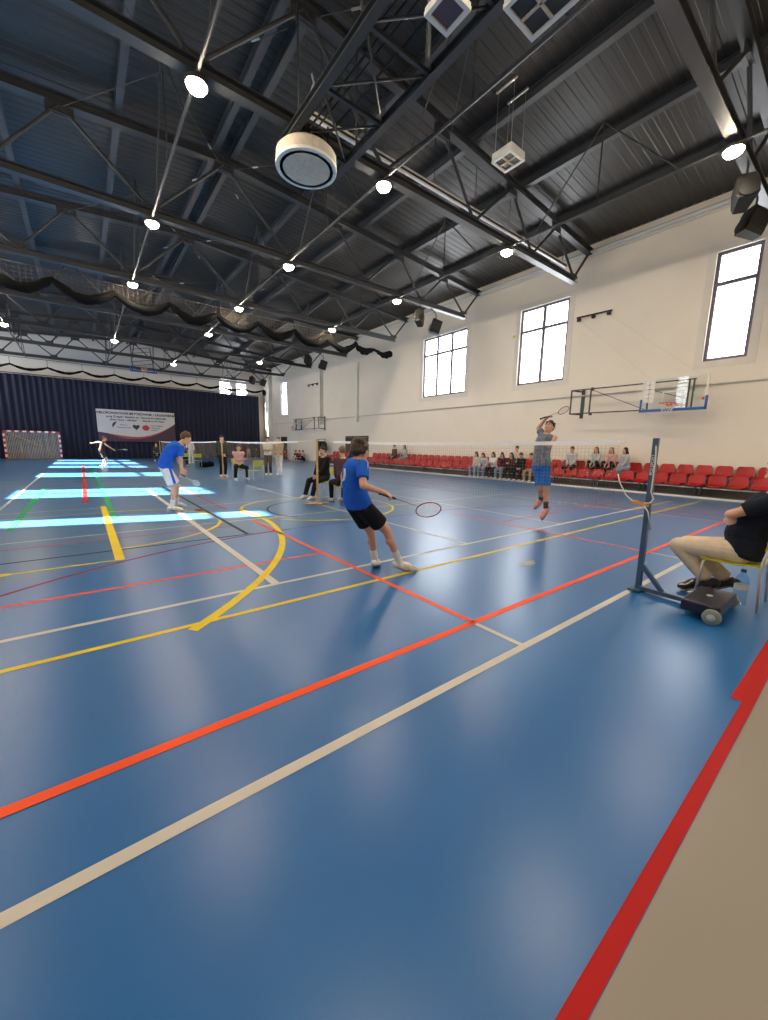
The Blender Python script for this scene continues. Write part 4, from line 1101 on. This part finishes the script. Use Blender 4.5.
lf = MB(); lf.prism([ac + V((.02+.10*t, -.001, .18+.10*t*(1-.3*t)+q)) for t, q in ((0, 0), (.5, .05), (1, 0), (.6, -.05))], (0, -.004, 0)); lf.build('logo_leaf', M['ink'], bn)
# handball goal
gl = thing('handball_goal', (-3.0, 40.0, 0), 'red and white handball goal standing before the navy curtain', 'goal')
gx0, gx1, gy, gh = at(7.0, 459, Y=39.9).x, at(62.0, 459, Y=39.9).x, 39.9, 2.08
def banded(name, p0, p1, n):
    p0, p1 = V(p0), V(p1); mb = MB()
    for i in range(n): mb.mat(M['goalred' if i % 2 == 0 else 'white']).bar(lerp(p0, p1, i/n), lerp(p0, p1, (i+1)/n), .11, .11, (0, 1, 0))
    mb.build(name, None, gl)
banded('goal_post', (gx0, gy, 0), (gx0, gy, gh), 11); banded('goal_post', (gx1, gy, 0), (gx1, gy, gh), 11); banded('crossbar', (gx0, gy, gh), (gx1, gy, gh), 15)
for x in (gx0, gx1): MB().tube([(x, gy, gh), (x, gy+.75, gh-.06), (x, gy+1.0, .04), (x, gy, .04)], .025, 8).build('back_stay', M['wood'], gl, True)
MB().cyl((gx0, gy+1.0, .04), (gx1, gy+1.0, .04), .025, 8).build('ground_bar', M['wood'], gl, True)
MB().bar((gx0+.1, gy+.1, gh-.05), (gx0+2.0, gy+.85, 1.0), .05, .05).bar((gx0+.75, gy+.85, .05), (gx0+.82, gy+.85, 1.4), .06, .06).build('inner_brace', M['wood'], gl)
nm = MB(); s = .09
BN = lambda u, v: V((gx0+(gx1-gx0)*u, gy+1.0-.25*v, .04+(gh-.08)*v))
nu = int((gx1-gx0)/s); nv = int(gh/s)
for i in range(nu+1): nm.bar(BN(i/nu, 0), BN(i/nu, 1), .022, .006, (0, 1, 0)); nm.bar(BN(i/nu, 1), V((gx0+(gx1-gx0)*i/nu, gy, gh)), .022, .006)
for j in range(nv+1): nm.bar(BN(0, j/nv), BN(1, j/nv), .006, .022, (0, 0, 1))
for x in (gx0, gx1):
    for j in range(nv+1): nm.bar((x, gy, gh*j/nv), (x, gy+1.0-.25*j/nv, gh*j/nv), .006, .02)
nm.build('goal_net', M['goalnet'], gl)
# folded-up basket at the far end
fy = 37.6
fc = at(144, 372, Y=fy)
fb_ = thing('ceiling_basketball_hoop', (fc.x, fy, fc.z), 'basketball hoop folded up under the roof above the banner', 'basketball hoop')
Rf = Matrix.Rotation(-.5, 3, 'X')
F = lambda x, y, z: fc + Rf @ V((x, y, z))
MB().box(F(0, .0, .5), (1.75, .03, 1.0), Rf).build('backboard', M['glass'], fb_)
MB().box(F(0, -.02, 0), (1.86, .07, .10), Rf).box(F(-.9, -.02, .2), (.07, .07, .42), Rf).box(F(.9, -.02, .2), (.07, .07, .42), Rf).build('edge_padding', M['boardblue'], fb_)
MB().tube([F(.225*math.cos(i*PI/12), -.35+.225*math.sin(i*PI/12), .12) for i in range(24)], .015, 6, True).build('rim', M['hoop'], fb_, True)
nt = MB()
for i in range(10):
    a = i*PI/5; c = F(0, -.35, .12); nt.tube([c+V((.22*math.cos(a), .22*math.sin(a), 0)), c+V((.14*math.cos(a+.4), .14*math.sin(a+.4), -.2)), c+V((.12*math.cos(a+.8), .12*math.sin(a+.8), -.4))], .010, 4)
nt.build('hoop_net', M['pinkc'], fb_)
fr = MB()
for x in (-.75, .75):
    fr.cyl(F(x, .05, .1), (fc.x+x*.9, fy+1.2, 9.2), .035, 6).cyl(F(x, .05, .9), (fc.x+x*.8, fy-1.5, 9.3), .035, 6)
for i in range(6): fr.cyl(lerp(F(-.75, .05, .1), (fc.x-.68, fy+1.2, 9.2), i/6), lerp(F(.75, .05, .1), (fc.x+.68, fy+1.2, 9.2), (i+1)/6), .02, 6)
fr.build('folding_frame', M['darksteel'], fb_, True)
# second folded basket rig nearer, dark against the roof
# dark coats on a rack by the seat wall
cr = thing('coat_rack', (15.7, 28.75, 0), 'rail hung with dark jackets by the short stand', 'coat rack')
MB().bar((15.7, 28.15, 1.95), (15.7, 29.4, 1.95), .05, .05).bar((15.7, 28.2, .04), (15.7, 28.2, 1.95), .04, .04, (1, 0, 0)).bar((15.7, 29.35, .04), (15.7, 29.35, 1.95), .04, .04, (1, 0, 0)).bar((15.4, 28.2, .03), (16.0, 28.2, .03), .04, .04).bar((15.4, 29.35, .03), (16.0, 29.35, .03), .04, .04).build('rail_frame', M['darksteel'], cr)
for i in range(4):
    y = 28.36+i*.26; j = thing('jacket', (15.7, y, .9), 'dark jacket hanging on the rail, %s from the stand' % ordinal(i), 'jacket', 'jackets on the rail')
    c = V((15.7, y, 0)); mb = MB(); X_, Y_ = V((1, 0, 0)), V((0, 1, 0))
    mb.rings([mb.ell(c+V((0, 0, z)), X_, Y_, a, b_, 12) for z, a, b_ in ((.85+.06*i, .22, .08), (1.2, .21, .09), (1.55, .22, .09), (1.74, .16, .06), (1.80, .05, .04))])
    mb.cone(c+V((.19, 0, 1.66)), c+V((.27, 0, 1.05)), .06, .05).cone(c+V((-.19, 0, 1.66)), c+V((-.27, 0, 1.05)), .06, .05)
    blend(mb.build('jacket_cloth', M['blackc' if i % 2 else 'darkgrey'], j, True), .02, 4)
    MB().tube([c+V((0, 0, 1.79)), c+V((0, 0, 1.90)), c+V((.02, 0, 1.910))], .005, 5).build('hanger', M['darksteel'], j, True)
# ------------------------------------------------------------------ people
UP = V((0, 0, 1))
def frame_head(J, fwd, upv=None):
    J['hf'] = V(fwd).normalized()
    if upv is not None: J['hu'] = V(upv).normalized()
# --- the player in blue with his back turned, leaning back with the racket low
f = V((1, -.05, 0)).normalized(); l = V((-f.y, f.x, 0))
J = {'s': .96, 'f': f, 'l': l, 'pel': V((2.29, 3.40, .805)), 'neck': V((2.30, 3.40, 1.275)), 'spine': V((2.235, 3.40, 1.05)), 'short': .70}
J['hL'] = J['pel'] + l*.09 + V((.02, 0, -.04)); J['hR'] = J['pel'] - l*.09 + V((.02, 0, -.04))
J['sR'] = V((2.215, 3.215, 1.215)); J['sL'] = V((2.32, 3.57, 1.225))
J['head'] = V((2.31, 3.40, 1.345)); frame_head(J, (1, .12, -.10), (-.05, 0, 1))
J['eR'] = V((2.145, 3.10, 1.03)); J['wR'] = V((2.37, 3.06, .955)); J['hdR'] = V((.85, -.05, -.30)).normalized()
J['eL'] = V((2.47, 3.70, 1.02)); J['wL'] = V((2.50, 3.66, .93))
J['kL'] = V((2.53, 3.50, .455)); J['aL'] = V((2.60, 3.50, .095)); J['tL'] = V((2.70, 3.57, .045))
J['kR'] = V((2.585, 3.28, .50)); J['aR'] = V((2.76, 3.24, .105)); J['tR'] = V((2.90, 3.15, .042))
P1 = person(J, (2.7, 3.35, 0), 'boy in blue shirt and black shorts leaning back, racket held low', skin='skin', vox=.0085, hairm='h_brown', hairstyle='mop', top=('royal', 'short'), bottom=('blackc', 'short'), shoes='shoe_white', socks='whitec',
    curl=(.55, 1.15), palms=(None, ((0, .3, -1), (.3, -1, -.2))))
def stick(name, pts, w, m, target, parent, off=.004):
    """narrow strip of cloth laid on a garment"""
    pts = [V(p) for p in pts]; mb = MB(); n = 14
    def P(t):
        k = t*(len(pts)-1); i = min(int(k), len(pts)-2); return lerp(pts[i], pts[i+1], k-i)
    for i in range(n):
        pass
    c = [P(i/n) for i in range(n+1)]
    side = w if hasattr(w, 'length') else None
    rows = [[p-side, p-side*.33, p+side*.33, p+side] for p in c]
    mb.rings(rows, False, False, closed=False)
    o = mb.build(name, m, parent, True)
    s = o.modifiers.new('lay', 'SHRINKWRAP'); s.target = target; s.wrap_method = 'NEAREST_SURFACEPOINT'; s.wrap_mode = 'OUTSIDE_SURFACE'; s.offset = off
    so = o.modifiers.new('thick', 'SOLIDIFY'); so.thickness = .003; so.offset = 1
    return o
T1 = J['top_obj']
stick('shoulder_stripe', [(2.34, 3.28, 1.40), (2.28, 3.18, 1.35), (2.25, 3.08, 1.22)], V((.016, 0, .01)), M['whitec'], T1, T1)
stick('side_panel', [(2.42, 3.21, 1.27), (2.46, 3.20, 1.15), (2.45, 3.20, 1.02)], V((.018, 0, 0)), M['whitec'], T1, T1)
stick('back_number', [(2.13, 3.40, 1.18), (2.10, 3.38, 1.13), (2.10, 3.40, 1.07), (2.11, 3.45, 1.05)], V((0, .022, .004)), M['whitec'], T1, T1)
racket(at(379.5, 493.2, Y=3.07), at(438.2, 513.2, Y=3.02), (.1, .7, .75), 'badminton racket with a red frame held low by the boy in blue', M['racket_red'])

# --- the bent player in blue and white, in the sun
f = V((1, -.05, 0)).normalized()
J = rig((1.37, 9.12, .93), f, 1.0, lean=.62, height=.52)
J['pel'] = V((1.33, 9.12, .92)); J['hL'] -= V((.04, 0, .01)); J['hR'] -= V((.04, 0, .01)); J['neck'] = V((1.645, 9.1, 1.395)); J['spine'] = V((1.40, 9.1, 1.20)); J['head'] = V((1.745, 9.1, 1.51)); frame_head(J, (.93, 0, -.35), (.3, 0, 1))
J['sR'] = V((1.60, 8.92, 1.30)); J['sL'] = V((1.60, 9.28, 1.30))
J['eR'] = V((1.575, 8.90, 1.06)); J['wR'] = at(181.2, 471, Y=8.90); J['eL'] = V((1.62, 9.40, 1.05)); J['wL'] = V((1.68, 9.28, .86))
J['kR'] = V((1.43, 8.98, .50)); J['aR'] = V((1.37, 8.97, .095)); J['tR'] = V((1.53, 8.95, .045))
J['kL'] = V((1.53, 9.25, .51)); J['aL'] = V((1.55, 9.52, .10)); J['tL'] = V((1.70, 9.52, .045))
person(J, (1.45, 9.1, 0), 'boy in blue shirt and white shorts bending forward in the sunlit patch', vox=.0095, hairm='h_ginger', hairstyle='short', top=('royal', 'short'), bottom=('whitec', 'short'), socks='whitec', curl=(.5, 1.3))
T2, B2 = J['top_obj'], J['bottom_obj']
stick('side_stripe', [(1.37, 8.98, .96), (1.42, 8.90, .75), (1.45, 8.88, .58)], V((.035, 0, 0)), M['royal'], B2, B2)
stick('collar_stripe', [(1.60, 8.98, 1.43), (1.66, 8.96, 1.40), (1.68, 8.95, 1.36)], V((.012, 0, .008)), M['whitec'], T2, T2)
racket(at(180.6, 474.0, Y=8.90), at(199.6, 485, Y=8.75), (.3, .8, .5), 'badminton racket held down by the bent boy in white shorts', M['racket_pale'])

# --- the player jumping for a smash
D = 7.2; o_ = lambda x, y, d=0: at(510+x/7.846, 400+y/7.846, D=D+d)
f = V((-1, .15, 0)).normalized(); l = V((-f.y, f.x, 0))
J = {'s': 1.0, 'f': f, 'l': l, 'pel': o_(246, 522), 'neck': o_(285, 268), 'spine': o_(254, 392), 'slim': .86, 'hem': -.02, 'short': .80}
J['hL'] = J['pel'] + l*.085 + V((0, 0, -.04)); J['hR'] = J['pel'] - l*.085 + V((0, 0, -.04))
J['sR'] = o_(250, 268, .12); J['sL'] = o_(305, 300, -.14)
J['head'] = o_(306, 216); frame_head(J, (-.86, -.1, .42), (.45, 0, .9))
J['eR'] = o_(222, 222, .18); J['wR'] = o_(280, 148, .05); J['hdR'] = (o_(320, 118) - J['wR']).normalized()
J['eL'] = o_(354, 296, -.20); J['wL'] = o_(322, 345, -.42)
J['kL'] = o_(283, 705, -.05); J['aL'] = o_(281, 850, -.02); J['tL'] = o_(245, 912, -.05)
J['kR'] = o_(243, 700, .05); J['aR'] = o_(243, 780, .25); J['tR'] = o_(203, 826, .2)
person(J, (6.75, 3.9, 0), 'man in patterned grey shirt and blue shorts jumping to smash', skin='skin_tan', vox=.0095, hairm='h_dark', hairstyle='short', top=('greyshirt', 'short'), bottom=('shortblue', 'short'), shoes='shoe_pink', socks='darkgrey', curl=(.9, 1.25))
T3 = J['top_obj']
stick('orange_piping', [o_(240, 330, -.2), o_(240, 420, -.2), o_(242, 505, -.2)], V((.008, 0, 0)), M['strap'], T3, T3)
stick('blue_piping', [o_(285, 330, -.2), o_(280, 420, -.2), o_(280, 505, -.2)], V((.008, 0, 0)), M['shortblue'], T3, T3)
racket(o_(236, 150, .02), o_(462, 66, .0), (.2, 1, .8), 'badminton racket raised overhead by the jumping man', M['racket_red'])

# --- the distant player by the curtain
f = V((1, -.1, 0)).normalized()
J = rig((.82, 27.0, .93), f, 1.0, lean=.28)
arms(J, 'R', V((1.35, 26.7, 1.0)), (-.3, -1, -.3)); arms(J, 'L', V((.45, 27.4, 1.35)), (-1, .3, .2))
legs(J, 'R', V((.78, 26.9, .09)), f); legs(J, 'L', V((.96, 27.2, .09)), f)
person(J, (.9, 27, 0), 'player in dark vest and dark shorts standing before the red-edged banner', skin='skin', vox=.015, hairm='h_blond', top=('brownc', 'none'), bottom=('darkgrey', 'short'), socks='whitec')
racket((1.38, 26.7, .99), (2.0, 26.5, 1.0), (0, .4, 1), 'badminton racket held out by the distant player before the banner', M['racket_pale'])

# --- seated people
def seated(x, y, face, label, seat_z=.46, s=1.0, lean=.10, nod=.15, turn=0, hands='lap', knees=.16, feet=.42, foot_z=.085, base_z=0, group=None, **kw):
    f = V((face[0], face[1], 0)).normalized(); l = V((-f.y, f.x, 0))
    J = rig((x, y, seat_z+.145*s), f, s, lean=lean, nod=nod, turn=turn)
    kz = seat_z+.11*s
    for sd, q in (('L', 1), ('R', -1)):
        an = V((x, y, 0)) + f*feet*s + l*q*knees*.9*s; an.z = base_z+foot_z
        legs(J, sd, an, f*.7+UP*.9+l*q*.12)
        kn = J['k'+sd]
        if hands == 'lap': ht = lerp(J['h'+sd], kn, .70) + UP*.105*s - l*q*.06*s
        elif hands == 'crossed': ht = J['neck'] + f*.20*s - UP*.30*s - l*q*.10*s
        elif hands == 'phone': ht = J['neck'] + f*.30*s - UP*.26*s + l*q*.05*s
        elif hands == 'face': ht = (J['head'] + f*.10*s - UP*.13*s + l*q*.03*s) if sd == 'R' else lerp(J['h'+sd], kn, .6) + UP*.10*s
        elif hands == 'knee': ht = kn + UP*.08*s - f*.04*s
        elif hands == 'shin': ht = lerp(kn, J['a'+sd], .35) + f*.07*s - l*q*.08*s
        arms(J, sd, ht, l*q*.2-UP*.7-f*.4)
    return person(J, (x, y, base_z), label, group=group, vox=kw.pop('vox', .014), **kw)
def standing(x, y, face, label, s=1.0, hands='side', lean=.02, step=.0, group=None, nod=.05, turn=0, **kw):
    f = V((face[0], face[1], 0)).normalized(); l = V((-f.y, f.x, 0))
    J = rig((x, y, .965*s), f, s, lean=lean, nod=nod, turn=turn)
    for sd, q in (('L', 1), ('R', -1)):
        legs(J, sd, V((x, y, .085)) + l*q*.10*s + f*q*step, f)
        if hands == 'side': ht = J['h'+sd] + l*q*.16*s + f*.04
        elif hands == 'crossed': ht = J['neck'] + f*.22*s - UP*.28*s - l*q*.08*s
        elif hands == 'front': ht = J['pel'] + f*.18*s + l*q*.04*s
        arms(J, sd, ht, l*q*.7-f*.6-UP*.2)
    return person(J, (x, y, 0), label, group=group, vox=kw.pop('vox', .014), **kw)

# big seated man at the edge of the picture
f = V((0, 1, 0)); l = V((-1, 0, 0))
J = rig((4.88, .70, .50), f, 1.1, lean=-.2, height=.50)
J['neck'] = V((4.88, .53, 1.06)); J['spine'] = V((4.88, .62, .78)); J['chest'] = .045
J['hL'] = V((4.78, .71, .495)); J['hR'] = V((4.98, .71, .495))
J['sL'] = V((4.665, .55, .99)); J['sR'] = V((5.09, .55, .99)); J['head'] = V((4.93, .545, 1.26)); frame_head(J, (-.1, .9, -.3))
J['kL'] = V((4.75, 1.175, .47)); J['aL'] = V((4.80, .92, .165)); J['tL'] = V((4.76, 1.10, .075))
J['kR'] = V((4.98, 1.16, .46)); J['aR'] = V((4.98, .80, .165)); J['tR'] = V((4.99, .97, .065))
J['eL'] = at(731, 514.5, X=4.63); J['wL'] = V((4.90, .85, .82)); J['hdL'] = V((.9, -.25, .1)).normalized()
J['eR'] = V((5.13, .78, .78)); J['wR'] = V((4.89, .86, .765)); J['hdR'] = V((-.9, -.35, .0)).normalized()
def belly(mb): mb.ball((4.88, .70, .66), (.175, .145, .15))
P5 = person(J, (4.87, .8, 0), 'seated man in navy T-shirt and beige trousers with folded arms', skin='skin', vox=.0085, hairm='h_dark', top=('navy', 'short'), bottom=('khaki', 'long'), shoes='shoe_black', curl=(.8, .9), palms=(((0, -1, -.2), (0, .2, 1)), ((0, -1, .2), (0, .2, 1))), extra=belly)
for o in (J['top_obj'],):
    b_ = MB(); b_.ball((4.88, .705, .66), (.195, .160, .165)); tmp = b_.build('belly_cloth', None, o)
    bm = bmesh.new(); bm.from_mesh(o.data); bm.from_mesh(tmp.data); bm.to_mesh(o.data); bm.free(); bpy.data.objects.remove(tmp)
chair(4.88, .755, f, 'lime chair carrying the man in the navy T-shirt', hz=.93)

for sh_, pts in ((J['shoes'][0], [(4.70, 1.02, .17), (4.69, 1.07, .10), (4.70, 1.14, .095)]),):
    stick('shoe_stripe', pts, V((0, .004, .012)), M['whitec'], sh_, sh_)
# officials and people between the courts
c = at(322, 500, z=0)
chair(5.22, 9.40, (-1, -.25, 0), 'lime chair under the official in black by the tan post')
seated(5.20, 9.41, (-1, -.25, 0), 'official dressed in black sitting beside the tan net post', seat_z=.455, lean=.03, hands='lap', feet=.56, top=('blackc', 'long'), bottom=('blackc', 'long'), hairm='h_black', vox=.012)
chair(5.02, 8.05, (.15, 1, 0), 'lime chair half hidden behind the boy leaning back')
seated(5.03, 8.12, (.15, 1, 0), 'seated helper in dark maroon hidden behind the boy leaning back', seat_z=.455, top=('maroon', 'long'), bottom=('blackc', 'long'), hairm='h_ginger', vox=.012)
chair(4.93, 16.0, (-.05, -1, 0), 'lime chair under the official in the pink top')
seated(4.93, 15.98, (-.05, -1, 0), 'official in pink top and black trousers sitting with crossed arms', seat_z=.455, hands='crossed', lean=.12, feet=.36, knees=.26, top=('pinkc', 'long'), bottom=('blackc', 'long'), hairm='h_dark', shoes='shoe_white')
ec = at(256, 482, z=0)
chair(ec.x, ec.y, (-.1, 1, 0), 'empty lime chair beside the official in the pink top')
standing(4.75, 17.6, (.2, -1, 0), 'person standing in dark green behind the official in pink', top=('greenc', 'long'), bottom=('blackc', 'long'), hands='front', shoes='shoe_white')
standing(6.85, 17.75, (-.5, -1, 0), 'person standing in cream top and dark trousers with folded arms', top=('cream', 'long'), bottom=('brownc', 'long'), hands='crossed', hairm='h_brown', shoes='shoe_white')
standing(7.32, 17.6, (-.7, -1, 0), 'person standing in beige hoodie and white trousers', top=('tanc', 'hood'), bottom=('whitec', 'long'), hands='front', step=.14, hairm='h_blond', shoes='shoe_white')
fc2 = at(197, 468, z=0)
chair(fc2.x, fc2.y, (-.1, 1, 0), 'empty lime chair beside the black sports bag')
f3 = at(189, 467, z=0)
seated(f3.x-.15, f3.y+.3, (.1, 1, 0), 'person in black sitting on a low bench by the far lime chair', seat_z=.46, top=('blackc', 'long'), bottom=('blackc', 'long'), hands='face', vox=.018)
chair(f3.x-.15, f3.y+.28, (.1, 1, 0), 'lime chair hidden under the person in black by the sports bag')
seated(4.6, 35.4, (-.1, -1, 0), 'far official in dark clothes seated before the banner edge', seat_z=.46, top=('darkgrey', 'long'), bottom=('blackc', 'long'), vox=.02); chair(4.6, 35.42, (-.1, -1, 0), 'lime chair under the far official before the banner')
for i, (x, y, tp, lab) in enumerate(((6.1, 30.6, 'whitec', 'person standing in white beside the second tan post'),)):
    standing(x, y, (.3, -1, 0), lab, top=(tp, 'long'), bottom=('whitec', 'long'), vox=.02)
for i, (x, tp, bt, lab) in enumerate(((12.5, 'brownc', 'blackc', 'person in brown standing by the curtain end, first of three'), (13.3, 'maroon', 'tanc', 'person in maroon with tan trousers by the curtain end'), (14.1, 'blackc', 'brownc', 'person in black standing by the curtain end'))):
    standing(x, 39.7, (-.3, -1, 0), lab, top=(tp, 'long'), bottom=(bt, 'long'), vox=.022, hands='front')
for i, (x, y, tp, bt, lab) in enumerate(((15.9, 34.0, 'blackc', 'whitec', 'person in black sitting against the seat wall past the jackets'), (15.9, 33.2, 'redc', 'blackc', 'person in red sitting against the seat wall past the jackets'), (15.9, 32.5, 'greyc', 'blackc', 'person in grey sitting against the seat wall nearest the jackets'), (15.95, 36.6, 'redc', 'brownc', 'person in red sitting against the wall by the white door leaf'))):
    seated(x, y, (-1, -.25, 0), lab, seat_z=.03, feet=.50, hands='shin', lean=.15, top=(tp, 'long'), bottom=(bt, 'long'), vox=.02, group=None)
# spectators on the front row of the long stand
fr = [(12.24, 'cream', 'denim', 'long', 'h_brown', 'lap', 'girl with long hair in pale cardigan and jeans, furthest of the front-row group'),
      (11.75, 'palegrey', 'denim', 'long', 'h_dark', 'knee', 'girl in pale jacket and jeans bending forward beside the cardigan girl'),
      (11.25, 'whitec', 'blackc', 'long', 'h_black', 'phone', 'girl in white top and black trousers with black long hair in the front row'),
      (10.76, 'maroon', 'denim', 'long', 'h_brown', 'face', 'girl in maroon top and light jeans in the front row'),
      (10.27, 'brownc', 'blackc', 'long', 'h_brown', 'phone', 'girl in brown with long brown hair in the front row'),
      (9.78, 'blackc', 'blackc', 'short', 'h_dark', 'lap', 'boy in black hoodie and black trousers in the front row'),
      (9.28, 'redc', 'tanc', 'short', 'h_ginger', 'lap', 'spectator in red top with tan trousers beside the boy in black hoodie')]
for y, tp, bt, hs, hm, hd, lab in fr:
    seated(15.28, y, (-1, -.05, 0), lab, seat_z=.425, s=.90, lean=.22 if hd != 'knee' else .45, nod=.35, hands=hd, feet=.40, foot_z=.115, top=(tp, 'hood' if 'hoodie' in lab else 'long'), bottom=(bt, 'long'), hairstyle=hs, hairm=hm, shoes='shoe_white', vox=.014)
bk = [(at(517, 465, X=15.9).y, 'cream', 'blackc', 'short', 'h_black', 'lap', 'boy in cream sweater sitting in the back row behind the group'),
      (at(572, 465, X=15.9).y, 'palegrey', 'blackc', 'short', 'h_dark', 'lap', 'boy in pale grey sweater alone in the back row behind the jumping man'),
      (at(596, 465, X=15.9).y, 'palegrey', 'blackc', 'long', 'h_brown', 'face', 'girl in grey with knees up, back row behind the net end'),
      (at(611, 465, X=15.9).y, 'pinkc', 'blackc', 'long', 'h_blond', 'knee', 'girl in pink top with knees up in the back row'),
      (at(626, 465, X=15.9).y, 'palegrey', 'denim', 'long', 'h_black', 'lap', 'girl with black ponytail and pale blue top, back row by the blue post'),
      (at(395, 465, X=15.9).y, 'darkgrey', 'blackc', 'short', 'h_dark', 'lap', 'boy in dark top sitting far along the back row'),
      (at(405, 465, X=15.9).y, 'palegrey', 'denim', 'long', 'h_dark', 'phone', 'girl in pale top sitting far along the back row')]
for y, tp, bt, hs, hm, hd, lab in bk:
    up_ = 'knees up' in lab
    seated(15.90, y, (-1, .0 if 'ponytail' not in lab else .8, 0), lab, seat_z=.685, s=.92, base_z=.31, foot_z=.085 if not up_ else .30, feet=.17 if not up_ else .26, lean=.14, nod=.1, hands='shin' if up_ else hd, top=(tp, 'long'), bottom=(bt, 'long'), hairstyle=hs, hairm=hm, shoes='shoe_white', vox=.014)
# sports bag on the floor
bgp = at(207, 467, z=0); sb = thing('sports_bag', bgp, 'black sports bag lying on the floor beside the far lime chair', 'bag')
mb = MB(); mb.rings([mb.ell(bgp+V((x, 0, .17+.02*math.sin(x*6))), V((0, 1, 0)), UP, r, r*.82, 14) for x, r in ((-.42, .05), (-.38, .17), (-.2, .20), (.05, .205), (.25, .19), (.38, .16), (.42, .05))]); mb.build('bag_body', M['blackcloth'], sb, True, 50)
for q in (1, -1): MB().tube([bgp+V((-.2, q*.10, .31)), bgp+V((-.12, q*.08, .42)), bgp+V((.12, q*.08, .42)), bgp+V((.2, q*.10, .31))], .012, 6).build('handle', M['blackc'], sb, True)
# ------------------------------------------------------------------ light
w = bpy.data.worlds.new('sky'); scene.world = w; w.use_nodes = True
bg = w.node_tree.nodes['Background']; bg.inputs['Color'].default_value = (.93, .96, 1.0, 1); bg.inputs['Strength'].default_value = 9.0
sd = bpy.data.lights.new('sun', 'SUN'); sd.energy = 70; sd.angle = math.radians(.6); sd.color = (1, .95, .86)
so = bpy.data.objects.new('sun', sd); COL.objects.link(so)
dirv = V((1.43, -.41, -1)).normalized(); so.rotation_euler = dirv.to_track_quat('-Z', 'Y').to_euler(); so.location = (-20, 20, 20)
def portal(axis, pos, a, b, z0, z1, sgn):
    l = bpy.data.lights.new('window_portal', 'AREA'); l.shape = 'RECTANGLE'; l.size = b-a; l.size_y = z1-z0; l.cycles.is_portal = True
    o = bpy.data.objects.new('window_portal', l); COL.objects.link(o)
    d = V((sgn, 0, 0)) if axis == 'x' else V((0, sgn, 0))
    o.rotation_euler = d.to_track_quat('-Z', 'Y').to_euler()
    o.location = (pos, (a+b)/2, (z0+z1)/2) if axis == 'x' else ((a+b)/2, pos, (z0+z1)/2)
for a, b, z0, z1, c in WR: portal('x', XW+.34, a, b, z0, z1, -1)
for a, b, z0, z1, c in WL: portal('x', XL-.14, a, b, z0, z1, 1)
for a, b, z0, z1, c in WE: portal('y', YE+.27, a, b, z0, z1, -1)
vs = scene.view_settings
vs.view_transform = 'Standard'; vs.look = 'None'; vs.exposure = 0.62; vs.gamma = 1; vs.use_curve_mapping = False
cy = scene.cycles
cy.use_denoising = True; cy.max_bounces = 10; cy.diffuse_bounces = 6; cy.glossy_bounces = 4; cy.transparent_max_bounces = 24; cy.sample_clamp_indirect = 6; cy.caustics_reflective = False; cy.caustics_refractive = False
